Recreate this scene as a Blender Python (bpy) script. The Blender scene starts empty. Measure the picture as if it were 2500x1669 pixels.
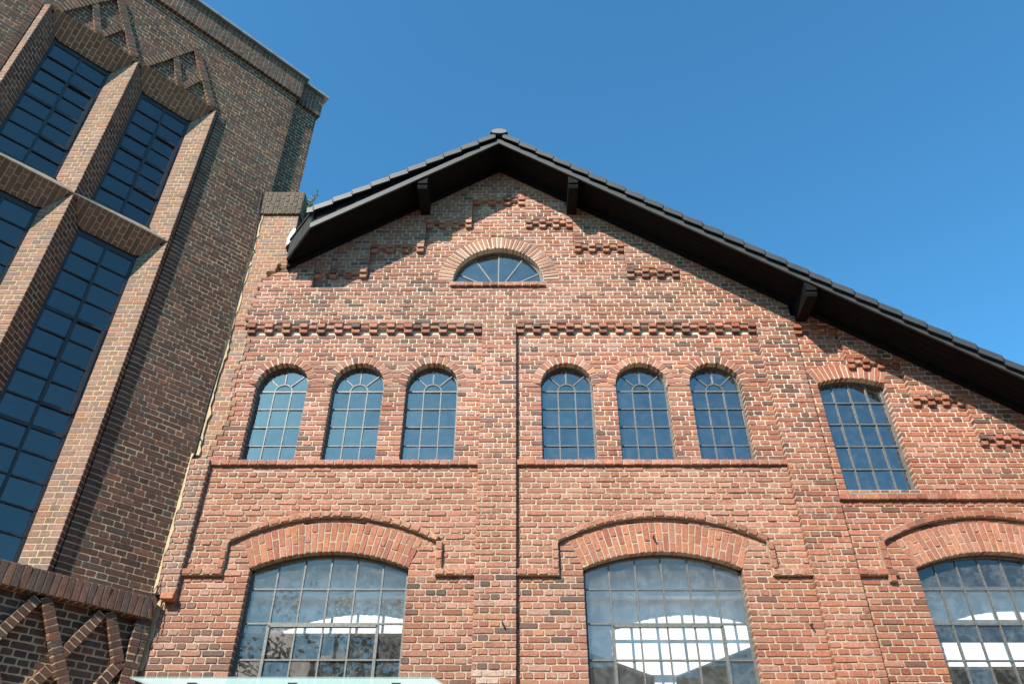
import bpy, math, random
import numpy as np
from mathutils import Vector, Matrix

rnd = random.Random(7)
S = bpy.context.scene
C = S.collection
R = math.radians

# ------------------------------------------------------------------ camera
CAM = np.array([0.0, -9.4, 1.6])
FPX = 1926.0
pitch, yaw, roll = R(36.96), R(-0.5), R(0.195)
cF = np.array([math.sin(yaw) * math.cos(pitch), math.cos(yaw) * math.cos(pitch), math.sin(pitch)])
r0 = np.array([math.cos(yaw), -math.sin(yaw), 0.0])
u0 = np.cross(r0, cF)
cR = math.cos(roll) * r0 + math.sin(roll) * u0
cU = -math.sin(roll) * r0 + math.cos(roll) * u0
cam = bpy.data.cameras.new('camera')
cam.sensor_width = 36
cam.lens = FPX / 2500 * 36
cam.clip_start = 0.05
cam.clip_end = 2000
cam_ob = bpy.data.objects.new('camera', cam)
C.objects.link(cam_ob)
cam_ob.matrix_world = Matrix(((cR[0], cU[0], -cF[0], CAM[0]), (cR[1], cU[1], -cF[1], CAM[1]),
                              (cR[2], cU[2], -cF[2], CAM[2]), (0, 0, 0, 1)))
S.camera = cam_ob

# ------------------------------------------------------------------ sky, sun, exposure
SUN = Vector((-0.56, -1.0, 0.87)).normalized()
world = bpy.data.worlds.new('World')
S.world = world
world.use_nodes = True
wn = world.node_tree.nodes
sky = wn.new('ShaderNodeTexSky')
sky.sky_type = 'NISHITA'
sky.sun_disc = False
sky.sun_elevation = math.asin(SUN.z)
sky.sun_rotation = math.atan2(SUN.x, SUN.y)
sky.altitude = 100
sky.air_density = 1.0
sky.dust_density = 0.6
sky.ozone_density = 2.2
wn['Background'].inputs['Strength'].default_value = 0.088
grade = wn.new('ShaderNodeMix'); grade.data_type = 'RGBA'; grade.blend_type = 'MULTIPLY'
grade.inputs[0].default_value = 1.0
world.node_tree.links.new(sky.outputs[0], grade.inputs[6])
grade.inputs[7].default_value = (0.62, 1.46, 1.70, 1.0)          # the deep clean blue of the whole sky
world.node_tree.links.new(grade.outputs[2], wn['Background'].inputs['Color'])
sun = bpy.data.lights.new('sun', 'SUN')
sun.energy = 5.0
sun.angle = R(0.5)
sun.color = (1.0, 0.93, 0.82)
sun_ob = bpy.data.objects.new('sun', sun)
C.objects.link(sun_ob)
sun_ob.rotation_euler = (-SUN).to_track_quat('-Z', 'Y').to_euler()
sun_ob.location = (-12, -20, 25)
S.view_settings.view_transform = 'Standard'
S.view_settings.look = 'None'
S.view_settings.exposure = 0.85
S.view_settings.gamma = 1.0

# ------------------------------------------------------------------ materials
def base_mat(name):
    m = bpy.data.materials.new(name)
    m.use_nodes = True
    return m, m.node_tree.nodes, m.node_tree.links, m.node_tree.nodes['Principled BSDF']

def mk(n, t, **kw):
    x = n.new(t)
    for k, v in kw.items():
        setattr(x, k, v)
    return x

def math_node(n, l, op, a, b):
    x = n.new('ShaderNodeMath'); x.operation = op
    for i, v in enumerate((a, b)):
        if isinstance(v, (int, float)): x.inputs[i].default_value = v
        else: l.new(v, x.inputs[i])
    return x.outputs[0]

def noise(n, l, pos, scale, detail=4, rough=0.6, squash=None):
    t = n.new('ShaderNodeTexNoise')
    t.inputs['Scale'].default_value = scale
    t.inputs['Detail'].default_value = detail
    t.inputs['Roughness'].default_value = rough
    if squash:
        mp = n.new('ShaderNodeMapping'); mp.inputs['Scale'].default_value = squash
        l.new(pos, mp.inputs['Vector']); pos = mp.outputs[0]
    l.new(pos, t.inputs['Vector'])
    return t.outputs['Fac']

def ramp(n, l, fac, a, b, va=0.0, vb=1.0):
    x = n.new('ShaderNodeMapRange')
    x.inputs['From Min'].default_value = a; x.inputs['From Max'].default_value = b
    x.inputs['To Min'].default_value = va; x.inputs['To Max'].default_value = vb
    l.new(fac, x.inputs['Value'])
    return x.outputs[0]

def mixc(n, l, fac, a, b, mode='MIX'):
    x = n.new('ShaderNodeMix'); x.data_type = 'RGBA'; x.blend_type = mode
    for sock, v in (('Factor', fac), ('A', a), ('B', b)):
        i = [s for s in x.inputs if s.name == sock and (s.type == 'RGBA' if sock != 'Factor' else s.type == 'VALUE')][0]
        if isinstance(v, (int, float)): i.default_value = v
        elif isinstance(v, tuple): i.default_value = (*v, 1) if len(v) == 3 else v
        else: l.new(v, i)
    return [o for o in x.outputs if o.type == 'RGBA'][0]

def brick_mat(name, soot=0.5, bloom=(0.62, 0.55, 0.47), bump=0.5, bloom_hi=0.8, film_lo=0.0, film_hi=0.24, film_c=(0.33, 0.20, 0.135), streak=0.35, chips=0.2):
    m, n, l, p = base_mat(name)
    g = n.new('ShaderNodeNewGeometry').outputs['Position']
    at = mk(n, 'ShaderNodeAttribute', attribute_name='tint')
    fine = noise(n, l, g, 34, 6, 0.65)
    mid = noise(n, l, g, 9, 4, 0.6)
    big = noise(n, l, g, 0.9, 5, 0.6)
    gain = ramp(n, l, fine, 0.25, 0.75, 0.55, 1.42)
    col = mixc(n, l, 1.0, at.outputs['Color'], gain, 'MULTIPLY')
    # burnt or sooty patches that run across a brick
    dark = ramp(n, l, math_node(n, l, 'ADD', mid, math_node(n, l, 'MULTIPLY', big, 0.5)), 0.86, 1.02, 0.0, soot)
    col = mixc(n, l, dark, col, (0.075, 0.055, 0.05))
    # chipped and broken faces: dark ragged pits
    pit = ramp(n, l, noise(n, l, g, 21, 7, 0.78), 0.57, 0.66, 0.0, chips)
    col = mixc(n, l, pit, col, (0.13, 0.075, 0.05))
    # lime bloom smears
    lime = ramp(n, l, noise(n, l, g, 5.5, 7, 0.72), 0.60, bloom_hi, 0.0, 0.55)
    col = mixc(n, l, lime, col, bloom)
    # tan dust film in large uneven patches, and thin rain streaks
    film = ramp(n, l, noise(n, l, g, 0.55, 6, 0.7), 0.36, 0.66, film_lo, film_hi)
    col = mixc(n, l, film, col, film_c)
    run = ramp(n, l, noise(n, l, g, 3.2, 5, 0.7, squash=(1.6, 1.6, 0.16)), 0.54, 0.72, 0.0, streak)
    col = mixc(n, l, run, col, (0.085, 0.065, 0.05))
    l.new(col, p.inputs['Base Color'])
    p.inputs['Roughness'].default_value = 0.88
    p.inputs['Specular IOR Level'].default_value = 0.25
    b = n.new('ShaderNodeBump'); b.inputs['Strength'].default_value = bump; b.inputs['Distance'].default_value = 0.018
    h = math_node(n, l, 'ADD', noise(n, l, g, 55, 6, 0.7), math_node(n, l, 'MULTIPLY', mid, 0.8))
    l.new(h, b.inputs['Height']); l.new(b.outputs[0], p.inputs['Normal'])
    return m

def mortar_mat(name, c1, c2, c3, hi=None):
    m, n, l, p = base_mat(name)
    g = n.new('ShaderNodeNewGeometry').outputs['Position']
    a = noise(n, l, g, 1.3, 6, 0.65); b_ = noise(n, l, g, 26, 6, 0.7)
    col = mixc(n, l, ramp(n, l, a, 0.38, 0.64), c1, c2)
    if hi:      # repointed upper part of the wall: fresher, whiter lime, with a ragged lower limit
        sx = n.new('ShaderNodeSeparateXYZ'); l.new(g, sx.inputs[0])
        k = ramp(n, l, math_node(n, l, 'ADD', sx.outputs[2], math_node(n, l, 'MULTIPLY', a, 2.4)), 7.3, 8.6)
        col = mixc(n, l, k, col, mixc(n, l, ramp(n, l, a, 0.38, 0.64), hi[0], hi[1]))
    col = mixc(n, l, ramp(n, l, b_, 0.5, 0.75, 0, 0.6), col, c3)
    l.new(col, p.inputs['Base Color'])
    p.inputs['Roughness'].default_value = 0.95
    p.inputs['Specular IOR Level'].default_value = 0.15
    b = n.new('ShaderNodeBump'); b.inputs['Strength'].default_value = 0.7; b.inputs['Distance'].default_value = 0.008
    l.new(noise(n, l, g, 70, 6, 0.75), b.inputs['Height']); l.new(b.outputs[0], p.inputs['Normal'])
    return m

def plain_mat(name, c, rough=0.7, var=0.25, scale=8, metal=0.0, bump=0.15, c2=None, spec=0.4):
    m, n, l, p = base_mat(name)
    g = n.new('ShaderNodeNewGeometry').outputs['Position']
    f = noise(n, l, g, scale, 6, 0.65)
    if c2 is None: c2 = tuple(x * (1 - var) for x in c)
    col = mixc(n, l, ramp(n, l, f, 0.35, 0.68), c, c2)
    l.new(col, p.inputs['Base Color'])
    p.inputs['Roughness'].default_value = rough
    p.inputs['Metallic'].default_value = metal
    p.inputs['Specular IOR Level'].default_value = spec
    if bump:
        b = n.new('ShaderNodeBump'); b.inputs['Strength'].default_value = bump; b.inputs['Distance'].default_value = 0.006
        l.new(noise(n, l, g, scale * 7, 5, 0.7), b.inputs['Height']); l.new(b.outputs[0], p.inputs['Normal'])
    return m

def glass_mat(name, lo=0.10, tint=(0.75, 0.85, 0.9), dust=0.05, rough=0.0, speck=3.0, dustcol=(0.6, 0.62, 0.6)):
    m = bpy.data.materials.new(name); m.use_nodes = True
    n, l = m.node_tree.nodes, m.node_tree.links
    n.clear()
    out = n.new('ShaderNodeOutputMaterial')
    fr = n.new('ShaderNodeFresnel'); fr.inputs['IOR'].default_value = 1.5
    geo = n.new('ShaderNodeNewGeometry')
    fac = math_node(n, l, 'MULTIPLY', math_node(n, l, 'ADD', fr.outputs[0], lo), math_node(n, l, 'SUBTRACT', 1.0, geo.outputs['Backfacing']))
    tr = n.new('ShaderNodeBsdfTransparent'); tr.inputs['Color'].default_value = (*tint, 1)
    gl = n.new('ShaderNodeBsdfGlossy'); gl.inputs['Roughness'].default_value = rough; gl.inputs['Color'].default_value = (1.0, 0.86, 0.82, 1)
    g = n.new('ShaderNodeNewGeometry').outputs['Position']
    bp = n.new('ShaderNodeBump'); bp.inputs['Strength'].default_value = 0.018; bp.inputs['Distance'].default_value = 0.02
    l.new(noise(n, l, g, 3.5, 2, 0.5), bp.inputs['Height'])
    l.new(bp.outputs[0], gl.inputs['Normal'])
    mx = n.new('ShaderNodeMixShader'); l.new(fac, mx.inputs[0]); l.new(tr.outputs[0], mx.inputs[1]); l.new(gl.outputs[0], mx.inputs[2])
    df = n.new('ShaderNodeBsdfDiffuse'); df.inputs['Color'].default_value = (*dustcol, 1)
    d1 = ramp(n, l, noise(n, l, g, 7, 8, 0.75), 0.45, 0.8, dust * 0.25, dust * 1.6)
    sp = ramp(n, l, noise(n, l, g, 95, 3, 0.6), 0.70, 0.74, 0.0, dust * speck)
    mx2 = n.new('ShaderNodeMixShader'); l.new(math_node(n, l, 'ADD', d1, sp), mx2.inputs[0])
    l.new(mx.outputs[0], mx2.inputs[1]); l.new(df.outputs[0], mx2.inputs[2])
    l.new(mx2.outputs[0], out.inputs['Surface'])
    return m

M = {}
M['hall_brick'] = brick_mat('hall_brick', 0.5, bump=0.7, chips=0.22)
M['spalled_brick'] = brick_mat('spalled_brick', 0.25, bloom=(0.50, 0.36, 0.24), bump=1.0, chips=0.6, bloom_hi=0.72, film_lo=0.04, film_hi=0.34, film_c=(0.38, 0.235, 0.16))
M['tower_brick'] = brick_mat('tower_brick', 0.45, bloom=(0.40, 0.33, 0.26), bump=0.45, bloom_hi=0.95, film_lo=0.0, film_hi=0.16, film_c=(0.20, 0.13, 0.085), streak=0.4)
M['hall_mortar'] = mortar_mat('hall_mortar', (0.43, 0.345, 0.255), (0.34, 0.27, 0.195), (0.23, 0.17, 0.12), hi=((0.62, 0.52, 0.40), (0.51, 0.425, 0.32)))
M['tower_mortar'] = mortar_mat('tower_mortar', (0.50, 0.385, 0.235), (0.40, 0.305, 0.185), (0.27, 0.205, 0.13))
M['dark_mortar'] = mortar_mat('dark_mortar', (0.30, 0.235, 0.155), (0.22, 0.175, 0.12), (0.15, 0.115, 0.08))
M['cement'] = plain_mat('cement', (0.25, 0.20, 0.145), 0.9, c2=(0.14, 0.115, 0.085), scale=10, bump=0.5)
M['steel'] = plain_mat('window_steel', (0.15, 0.155, 0.148), 0.5, c2=(0.07, 0.07, 0.066), scale=40, metal=0.15, bump=0.2)
M['dark_steel'] = plain_mat('dark_window_steel', (0.020, 0.023, 0.028), 0.45, c2=(0.035, 0.032, 0.03), scale=20)
M['black_wood'] = plain_mat('black_timber', (0.0035, 0.0035, 0.004), 0.75, c2=(0.008, 0.007, 0.007), scale=6, bump=0.3, spec=0.12)
M['grey_wood'] = plain_mat('dark_grey_board', (0.040, 0.042, 0.043), 0.55, c2=(0.028, 0.029, 0.03), scale=5, bump=0.2)
M['tile'] = plain_mat('anthracite_tile', (0.044, 0.046, 0.047), 0.5, c2=(0.032, 0.034, 0.035), scale=7, bump=0.15)
M['zinc'] = plain_mat('zinc_coping', (0.42, 0.46, 0.45), 0.4, c2=(0.30, 0.34, 0.33), scale=5, metal=0.6, bump=0.05)
M['white_paint'] = plain_mat('white_paint', (0.83, 0.83, 0.81), 0.7, c2=(0.74, 0.74, 0.72), scale=6, bump=0.3)
M['inner_dark'] = plain_mat('interior_plaster', (0.10, 0.10, 0.10), 0.9, scale=2)
M['asphalt'] = plain_mat('clinker_paving', (0.34, 0.24, 0.16), 0.9, c2=(0.25, 0.17, 0.12), scale=3, bump=0.5)
M['house_brick'] = plain_mat('house_brick', (0.13, 0.07, 0.05), 0.9, scale=9, bump=0.4)
M['sill_stone'] = plain_mat('sill_stone', (0.24, 0.20, 0.15), 0.9, c2=(0.12, 0.10, 0.08), scale=14, bump=0.6)
M['slate_disc'] = plain_mat('slate_disc', (0.13, 0.14, 0.145), 0.5, scale=9)
M['cable'] = plain_mat('black_cable', (0.02, 0.02, 0.02), 0.6, bump=0)
M['hall_glass'] = glass_mat('hall_window_glass', 0.18, dust=0.03)
M['low_glass'] = glass_mat('large_window_glass', 0.05, tint=(0.975, 0.99, 0.99), dust=0.065, speck=3.5)
M['tower_glass'] = glass_mat('tower_window_glass', 0.09, tint=(0.7, 0.8, 0.85), dust=0.012, speck=1.0)
def canopy_mat():
    m = bpy.data.materials.new('canopy_glass'); m.use_nodes = True
    n, l = m.node_tree.nodes, m.node_tree.links; n.clear()
    out = n.new('ShaderNodeOutputMaterial'); tr = n.new('ShaderNodeBsdfTransparent'); tr.inputs[0].default_value = (.86, .95, .92, 1)
    tl = n.new('ShaderNodeBsdfTranslucent'); tl.inputs[0].default_value = (.62, .76, .74, 1)
    mx = n.new('ShaderNodeMixShader'); mx.inputs[0].default_value = 0.36
    l.new(tr.outputs[0], mx.inputs[1]); l.new(tl.outputs[0], mx.inputs[2]); l.new(mx.outputs[0], out.inputs[0]); return m
M['canopy_glass'] = canopy_mat()
M['bark'] = plain_mat('bark', (0.10, 0.075, 0.05), 0.95, scale=12, bump=0.8)

# ------------------------------------------------------------------ object helpers
def link(name, me, mat, parent=None):
    o = bpy.data.objects.new(name, me)
    C.objects.link(o)
    if mat is not None and not me.materials: me.materials.append(M[mat] if isinstance(mat, str) else mat)
    if parent is not None:
        o.parent = parent
        o.matrix_parent_inverse = PINV[parent.name]
    PINV[o.name] = Matrix.Identity(4)
    return o
PINV = {}

def thing(name, label, cat, loc=(0, 0, 0), group=None):
    o = bpy.data.objects.new(name, None)
    C.objects.link(o)
    o.location = loc; o.empty_display_size = 0.2
    o['label'] = label; o['category'] = cat
    if group: o['group'] = group
    PINV[o.name] = Matrix.Translation(Vector(loc)).inverted()
    return o

class MB:
    """collects faces of ONE part and links them as one mesh"""
    def __init__(s): s.v = []; s.f = []; s.t = []
    def add(s, vs, fs, tint=None):
        o = len(s.v); s.v.extend(vs); s.f.extend([[i + o for i in f] for f in fs])
        s.t.extend([tint or (1, 1, 1)] * len(vs))
    def box(s, fr, a, b, tint=None):
        (u0, v0, w0), (u1, v1, w1) = a, b
        vs = [fr(u, v, w) for w in (w0, w1) for (u, v) in ((u0, v0), (u1, v0), (u1, v1), (u0, v1))]
        s.add(vs, [[3, 2, 1, 0], [4, 5, 6, 7], [0, 1, 5, 4], [1, 2, 6, 5], [2, 3, 7, 6], [3, 0, 4, 7]], tint)
    def prism(s, fr, poly, w0, w1, tint=None):
        k = len(poly)
        vs = [fr(u, v, w0) for u, v in poly] + [fr(u, v, w1) for u, v in poly]
        s.add(vs, [list(range(k))[::-1], list(range(k, 2 * k))] + [[i, (i + 1) % k, (i + 1) % k + k, i + k] for i in range(k)], tint)
    def bar(s, fr, a, b, wid, w0, w1, tint=None):
        dx, dy = b[0] - a[0], b[1] - a[1]; L = math.hypot(dx, dy); px, py = -dy / L * wid / 2, dx / L * wid / 2
        s.prism(fr, [(a[0] - px, a[1] - py), (b[0] - px, b[1] - py), (b[0] + px, b[1] + py), (a[0] + px, a[1] + py)], w0, w1, tint)
    def mesh(s, name):
        me = bpy.data.meshes.new(name)
        me.from_pydata([tuple(x) for x in s.v], [], s.f)
        a = me.attributes.new('tint', 'FLOAT_COLOR', 'POINT')
        a.data.foreach_set('color', np.array([(*t, 1.0) for t in s.t], dtype=np.float32).ravel())
        return me
    def build(s, name, mat, parent=None, kind=None, label=None):
        o = link(name, s.mesh(name), mat, parent)
        if kind: o['kind'] = kind
        if label: o['label'] = label
        return o

class Frame:
    def __init__(s, O, U, V, W=None):
        s.O = np.array(O, float); s.U = np.array(U, float); s.V = np.array(V, float)
        s.W = np.cross(s.U, s.V) if W is None else np.array(W, float)
    def __call__(s, u, v, w=0.0):
        p = s.O + s.U * u + s.V * v + s.W * w
        return (p[0], p[1], p[2])

WORLD = Frame((0, 0, 0), (1, 0, 0), (0, 1, 0))        # u=x v=y w=z
HF = Frame((0, 0, 0), (1, 0, 0), (0, 0, 1))           # hall front: u=x v=z, w towards the camera

def screen(p):
    d = np.array(p) - CAM; z = d @ cF
    if z < 0.1: return None
    return (1250 + FPX * (d @ cR) / z, 834.5 - FPX * (d @ cU) / z)

# ------------------------------------------------------------------ bricks
def brick_geo(fr, c4, wf, wb, rough=1.0):
    """one brick: an uneven ten-sided outline, worn arrises, slightly tilted face (48 triangles)"""
    g = rnd.uniform
    cu = sum(p[0] for p in c4) / 4; cv = sum(p[1] for p in c4) / 4
    w_ = max(abs(c4[1][0] - c4[0][0]), 0.02); h_ = max(abs(c4[3][1] - c4[0][1]), 0.02)
    out = []
    for i in range(4):
        p = c4[i]; a = c4[i - 1]; b = c4[(i + 1) % 4]
        la = math.hypot(a[0] - p[0], a[1] - p[1]) or 1e-6; lb = math.hypot(b[0] - p[0], b[1] - p[1]) or 1e-6
        ra = min(g(0.004, 0.014) * rough, la * 0.3); rb = min(g(0.004, 0.014) * rough, lb * 0.3)
        j = 0.0022 * rough
        out.append((p[0] + (a[0] - p[0]) * ra / la + g(-j, j), p[1] + (a[1] - p[1]) * ra / la + g(-j, j)))
        out.append((p[0] + (b[0] - p[0]) * rb / lb + g(-j, j), p[1] + (b[1] - p[1]) * rb / lb + g(-j, j)))
        if i in (0, 2):
            t = g(0.3, 0.7); out.append((p[0] + (b[0] - p[0]) * t + g(-j, j), p[1] + (b[1] - p[1]) * t + g(-j, j) * 1.4))
    k = len(out)
    b_ = g(0.0025, 0.006) * rough; tu = g(-0.018, 0.018) * rough * min(1, 0.12 / w_); tv = g(-0.055, 0.055) * rough; wf += g(-0.002, 0.002) * rough
    def face(u, v, d): return fr(u, v, wf + (u - cu) * tu + (v - cv) * tv - d)
    vs = [fr(u, v, wb) for u, v in out] + [face(u, v, b_) for u, v in out]
    ins = b_ * 1.1
    for u, v in out:
        du, dv = u - cu, v - cv
        vs.append(face(u - math.copysign(min(ins, abs(du)), du), v - math.copysign(min(ins, abs(dv)), dv), 0))
    fs = []
    for i in range(k):
        j = (i + 1) % k
        fs.append([i, j, k + j, k + i]); fs.append([k + i, k + j, 2 * k + j, 2 * k + i])
    fs.append([2 * k + i for i in range(k)])
    return vs, fs

class Brickwork:
    """gathers the bricks of one wall; the largest in view become objects, the rest one joined part"""
    def __init__(s): s.b = []
    def put(s, fr, c4, wf, wb, tint, rough=1.0, mat=0):
        vs, fs = brick_geo(fr, c4, wf, wb, rough)
        s.b.append((vs, fs, tint, mat))
    def build(s, parent, mats, name='brick', rest='brickwork', limit=300):
        sc = []
        for i, (vs, fs, t, m) in enumerate(s.b):
            k = len(vs) // 3; q = [screen(vs[k * 2 + j]) for j in range(k)]
            if any(x is None for x in q): sc.append((0, i)); continue
            ar = abs(sum(q[j][0] * q[(j + 1) % k][1] - q[(j + 1) % k][0] * q[j][1] for j in range(k))) / 2
            cx = sum(x[0] for x in q) / k; cy = sum(x[1] for x in q) / k
            sc.append((ar if 0 < cx < 2500 and 0 < cy < 1669 else 0, i))
        sc.sort(reverse=True)
        single = set(i for a, i in sc[:limit] if a > 0)
        restmb = {}
        for i, (vs, fs, t, m) in enumerate(s.b):
            if i in single:
                mb = MB(); mb.add(vs, fs, t); mb.build(name, mats[m], parent)
            else:
                restmb.setdefault(m, MB()).add(vs, fs, t)
        for m, mb in restmb.items(): mb.build(rest, mats[m], parent, kind='stuff')

ALB = 0.83
from mathutils import noise as mnoise
def patch(x, z, f=0.55, o=0.0): return mnoise.noise(Vector((x * f + o, z * f * 1.3, 3.7 + o)))
def hall_tint(x=0, z=0):
    r = rnd.random() + 0.22 * patch(x, z)
    if z and x < -3.25 and z < 4.5 and rnd.random() < 0.6: r = 0.93
    if z and x < -3.3 and 8.9 < z < 10.2 and rnd.random() < 0.35: r = 0.93
    if z and -0.53 < x < -0.02 and 3.84 < z < 4.03 and rnd.random() < 0.55: return (0.43, 0.30, 0.24)
    if r < 0.40: c = (0.395, 0.155, 0.100)
    elif r < 0.64: c = (0.425, 0.188, 0.128)
    elif r < 0.80: c = (0.325, 0.118, 0.078)
    elif r < 0.855: c = (0.455, 0.195, 0.105)
    elif r < 0.975: c = (0.215, 0.100, 0.078)
    else: c = (0.130, 0.078, 0.066)
    if rnd.random() < 0.12: c = (0.46, 0.235, 0.175)
    # the aisle end of the wall is a redder make of brick; the middle is paler and pinker
    t = min(1, max(0, (x - 0.5) / 4.0))
    c = (c[0] * (1.02 - 0.08 * t), c[1] * (1.10 - 0.30 * t), c[2] * (1.14 - 0.44 * t))
    k = rnd.uniform(0.84, 1.12) * (0.88 if z and z < 6.0 else 1.0) * (1 + 0.28 * patch(x, z, 0.9, 11))
    return tuple(v * k * ALB for v in c)

def spall_tint(x=0, z=0):
    c = rnd.choice([(0.46, 0.20, 0.132), (0.43, 0.175, 0.110), (0.39, 0.158, 0.100), (0.48, 0.232, 0.155)])
    k = rnd.uniform(0.86, 1.1) * (1 + 0.25 * patch(x, z, 1.1, 5)); return tuple(v * k * ALB for v in c)

def tower_tint(x=0, z=0):
    r = rnd.random()
    if r < 0.40: c = (0.148, 0.069, 0.049)
    elif r < 0.66: c = (0.112, 0.060, 0.046)
    elif r < 0.86: c = (0.170, 0.083, 0.060)
    elif r < 0.94: c = (0.115, 0.084, 0.072)
    else: c = (0.240, 0.098, 0.064)
    k = rnd.uniform(0.86, 1.14) * (1 + 0.3 * patch(x, z, 0.7, 21)); return tuple(v * k * 0.74 for v in c)

def sunlit_pier_tint(x=0, z=0):  # sunlight put into the colour: paler brick on the sunlit pier faces only
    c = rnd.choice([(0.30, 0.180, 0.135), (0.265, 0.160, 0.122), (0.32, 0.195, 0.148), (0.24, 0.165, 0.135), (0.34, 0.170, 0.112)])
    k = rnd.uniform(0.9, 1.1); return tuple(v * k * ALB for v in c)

def strip_tint(x=0, z=0):
    c = rnd.choice([(0.36, 0.20, 0.145), (0.31, 0.185, 0.145), (0.40, 0.19, 0.125), (0.28, 0.185, 0.155), (0.38, 0.17, 0.11)])
    k = rnd.uniform(0.9, 1.1); return tuple(v * k * ALB for v in c)

def tint_k(k, c): return tuple(v * k for v in c)

def intervals(v, L, Rr, holes):
    a, b = L(v) if callable(L) else L, Rr(v) if callable(Rr) else Rr
    if a is None or b is None or b - a < 0.02: return []
    segs = [(a, b)]
    for h in holes:
        q = h(v)
        if not q: continue
        ns = []
        for s0, s1 in segs:
            if q[1] <= s0 or q[0] >= s1: ns.append((s0, s1)); continue
            if q[0] - s0 > 0.015: ns.append((s0, q[0]))
            if s1 - q[1] > 0.015: ns.append((q[1], s1))
        segs = ns
    return segs

def cross_bond(i, lo, hi, anchor=0.0, full=0.26):
    """alternate stretcher and header courses"""
    k = i % 4; j = []
    if k % 2 == 0:
        x = math.floor((lo - anchor) / full) * full + anchor + (0 if k == 0 else full / 2)
        x -= full
        while x < hi:
            j.append(x)
            if rnd.random() < 0.08: j.append(x + full / 2)
            x += full
    else:
        h = full / 2; x = math.floor((lo - anchor) / h) * h + anchor + h / 2 - h
        while x < hi:
            j.append(x); x += h
    return [x + rnd.uniform(-0.008, 0.008) for x in j]

def lay(bw, mort, fr, v0, n, pitch, L, Rr, holes=(), wf=0.0, depth=0.16, tint=hall_tint, rough=1.0, i0=0,
        anchor=0.0, joints=None, rec=0.011, gap=0.0155, mat=0, full=0.26, minpiece=0.045, jit=0.0):
    for i in range(n):
        a, b = v0 + i * pitch, v0 + (i + 1) * pitch
        A, B, Mi = intervals(a + 0.003, L, Rr, holes), intervals(b - 0.003, L, Rr, holes), intervals((a + b) / 2, L, Rr, holes)
        if len(A) == len(B) == len(Mi): prs = list(zip(A, B))
        else: prs = [(m, m) for m in Mi]
        for (p, q) in prs:
            if min(p[1] - p[0], q[1] - q[0]) < 0.012 and max(p[1] - p[0], q[1] - q[0]) < 0.04: continue
            wm, e = wf - rec, 0.003
            mort.prism(fr, [(p[0] + e, a), (p[1] - e, a), (q[1] - e, b), (q[0] + e, b)], wf - depth, wm)
            lo, hi = max(p[0], q[0]), min(p[1], q[1])
            js = (joints(i + i0, lo, hi) if joints else cross_bond(i + i0, lo, hi, anchor, full))
            js = sorted(x for x in js if lo + minpiece < x < hi - minpiece)
            k = [js[0]] if js else []
            for x in js[1:]:
                if x - k[-1] > 0.05: k.append(x)
            js = k
            cut = [(p[0], q[0])] + [(x, x) for x in js] + [(p[1], q[1])]
            for s in range(len(cut) - 1):
                l0, l1 = cut[s]; h0, h1 = cut[s + 1]
                gl = gap / 2 if s > 0 else 0.001; gr = gap / 2 if s < len(cut) - 2 else 0.001
                y0, y1 = a + gap / 2 + rnd.uniform(-.0015, .0015), b - gap / 2 + rnd.uniform(-.0015, .0015)
                c4 = [(l0 + gl, y0), (h0 - gr, y0), (h1 - gr, y1), (l1 + gl, y1)]
                if c4[1][0] - c4[0][0] < 0.008 and c4[2][0] - c4[3][0] < 0.008: continue
                if c4[1][0] < c4[0][0]: c4[1] = (c4[0][0] + 0.004, y0)
                if c4[2][0] < c4[3][0]: c4[2] = (c4[3][0] + 0.004, y1)
                x, z = (l0 + h0) / 2, (a + b) / 2
                dw = rnd.uniform(-jit, jit)
                bw.put(fr, c4, wf + dw, wf - depth, tint(x, z), rough, mat)

def ring(part, mort, name, mat, fr, xc, zc, r0, r1, a0, a1, n, wf, depth, tint, rough=1.0, rows=1, gap=0.013, bw=None):
    """voussoirs between two radii; a0..a1 in degrees; each voussoir an object"""
    pol = []
    N = 40
    for i in range(N + 1):
        t = R(a0 + (a1 - a0) * i / N); pol.append((xc + r0 * math.cos(t), zc + r0 * math.sin(t)))
    for i in range(N + 1):
        t = R(a1 + (a0 - a1) * i / N); pol.append((xc + r1 * math.cos(t), zc + r1 * math.sin(t)))
    k = N + 1
    for i in range(N):
        q = [pol[i], pol[2 * k - 1 - i], pol[2 * k - 2 - i], pol[i + 1]]
        mort.prism(fr, q if a1 > a0 else q[::-1], wf - depth + 0.002, wf - 0.008)
    for i in range(n):
        t0, t1 = a0 + (a1 - a0) * i / n, a0 + (a1 - a0) * (i + 1) / n
        if rows == 1: cuts = [r0, r1]
        else:
            d = r1 - r0; cuts = [r0, r0 + d * (0.345 if i % 2 else 0.66) + rnd.uniform(-.006, .006), r1]
        for j in range(len(cuts) - 1):
            ra, rb = cuts[j] + (gap / 2 if j else 0.0), cuts[j + 1] - (gap / 2 if j < len(cuts) - 2 else 0.003)
            ga, gb = math.degrees(gap / 2 / ra), math.degrees(gap / 2 / rb)
            P = lambda r_, d_: (xc + r_ * math.cos(R(d_)), zc + r_ * math.sin(R(d_)))
            lo, hi = min(t0, t1), max(t0, t1)
            c4 = [P(ra, hi - ga), P(ra, lo + ga), P(rb, lo + gb), P(rb, hi - gb)]
            vs, fs = brick_geo(fr, c4, wf + rnd.uniform(-.002, .002), wf - depth, rough)
            if bw is not None: bw.b.append((vs, fs, tint(xc, zc), 0))
            else:
                mb = MB(); mb.add(vs, fs, tint(xc, zc)); mb.build(name, mat, part)

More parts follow.
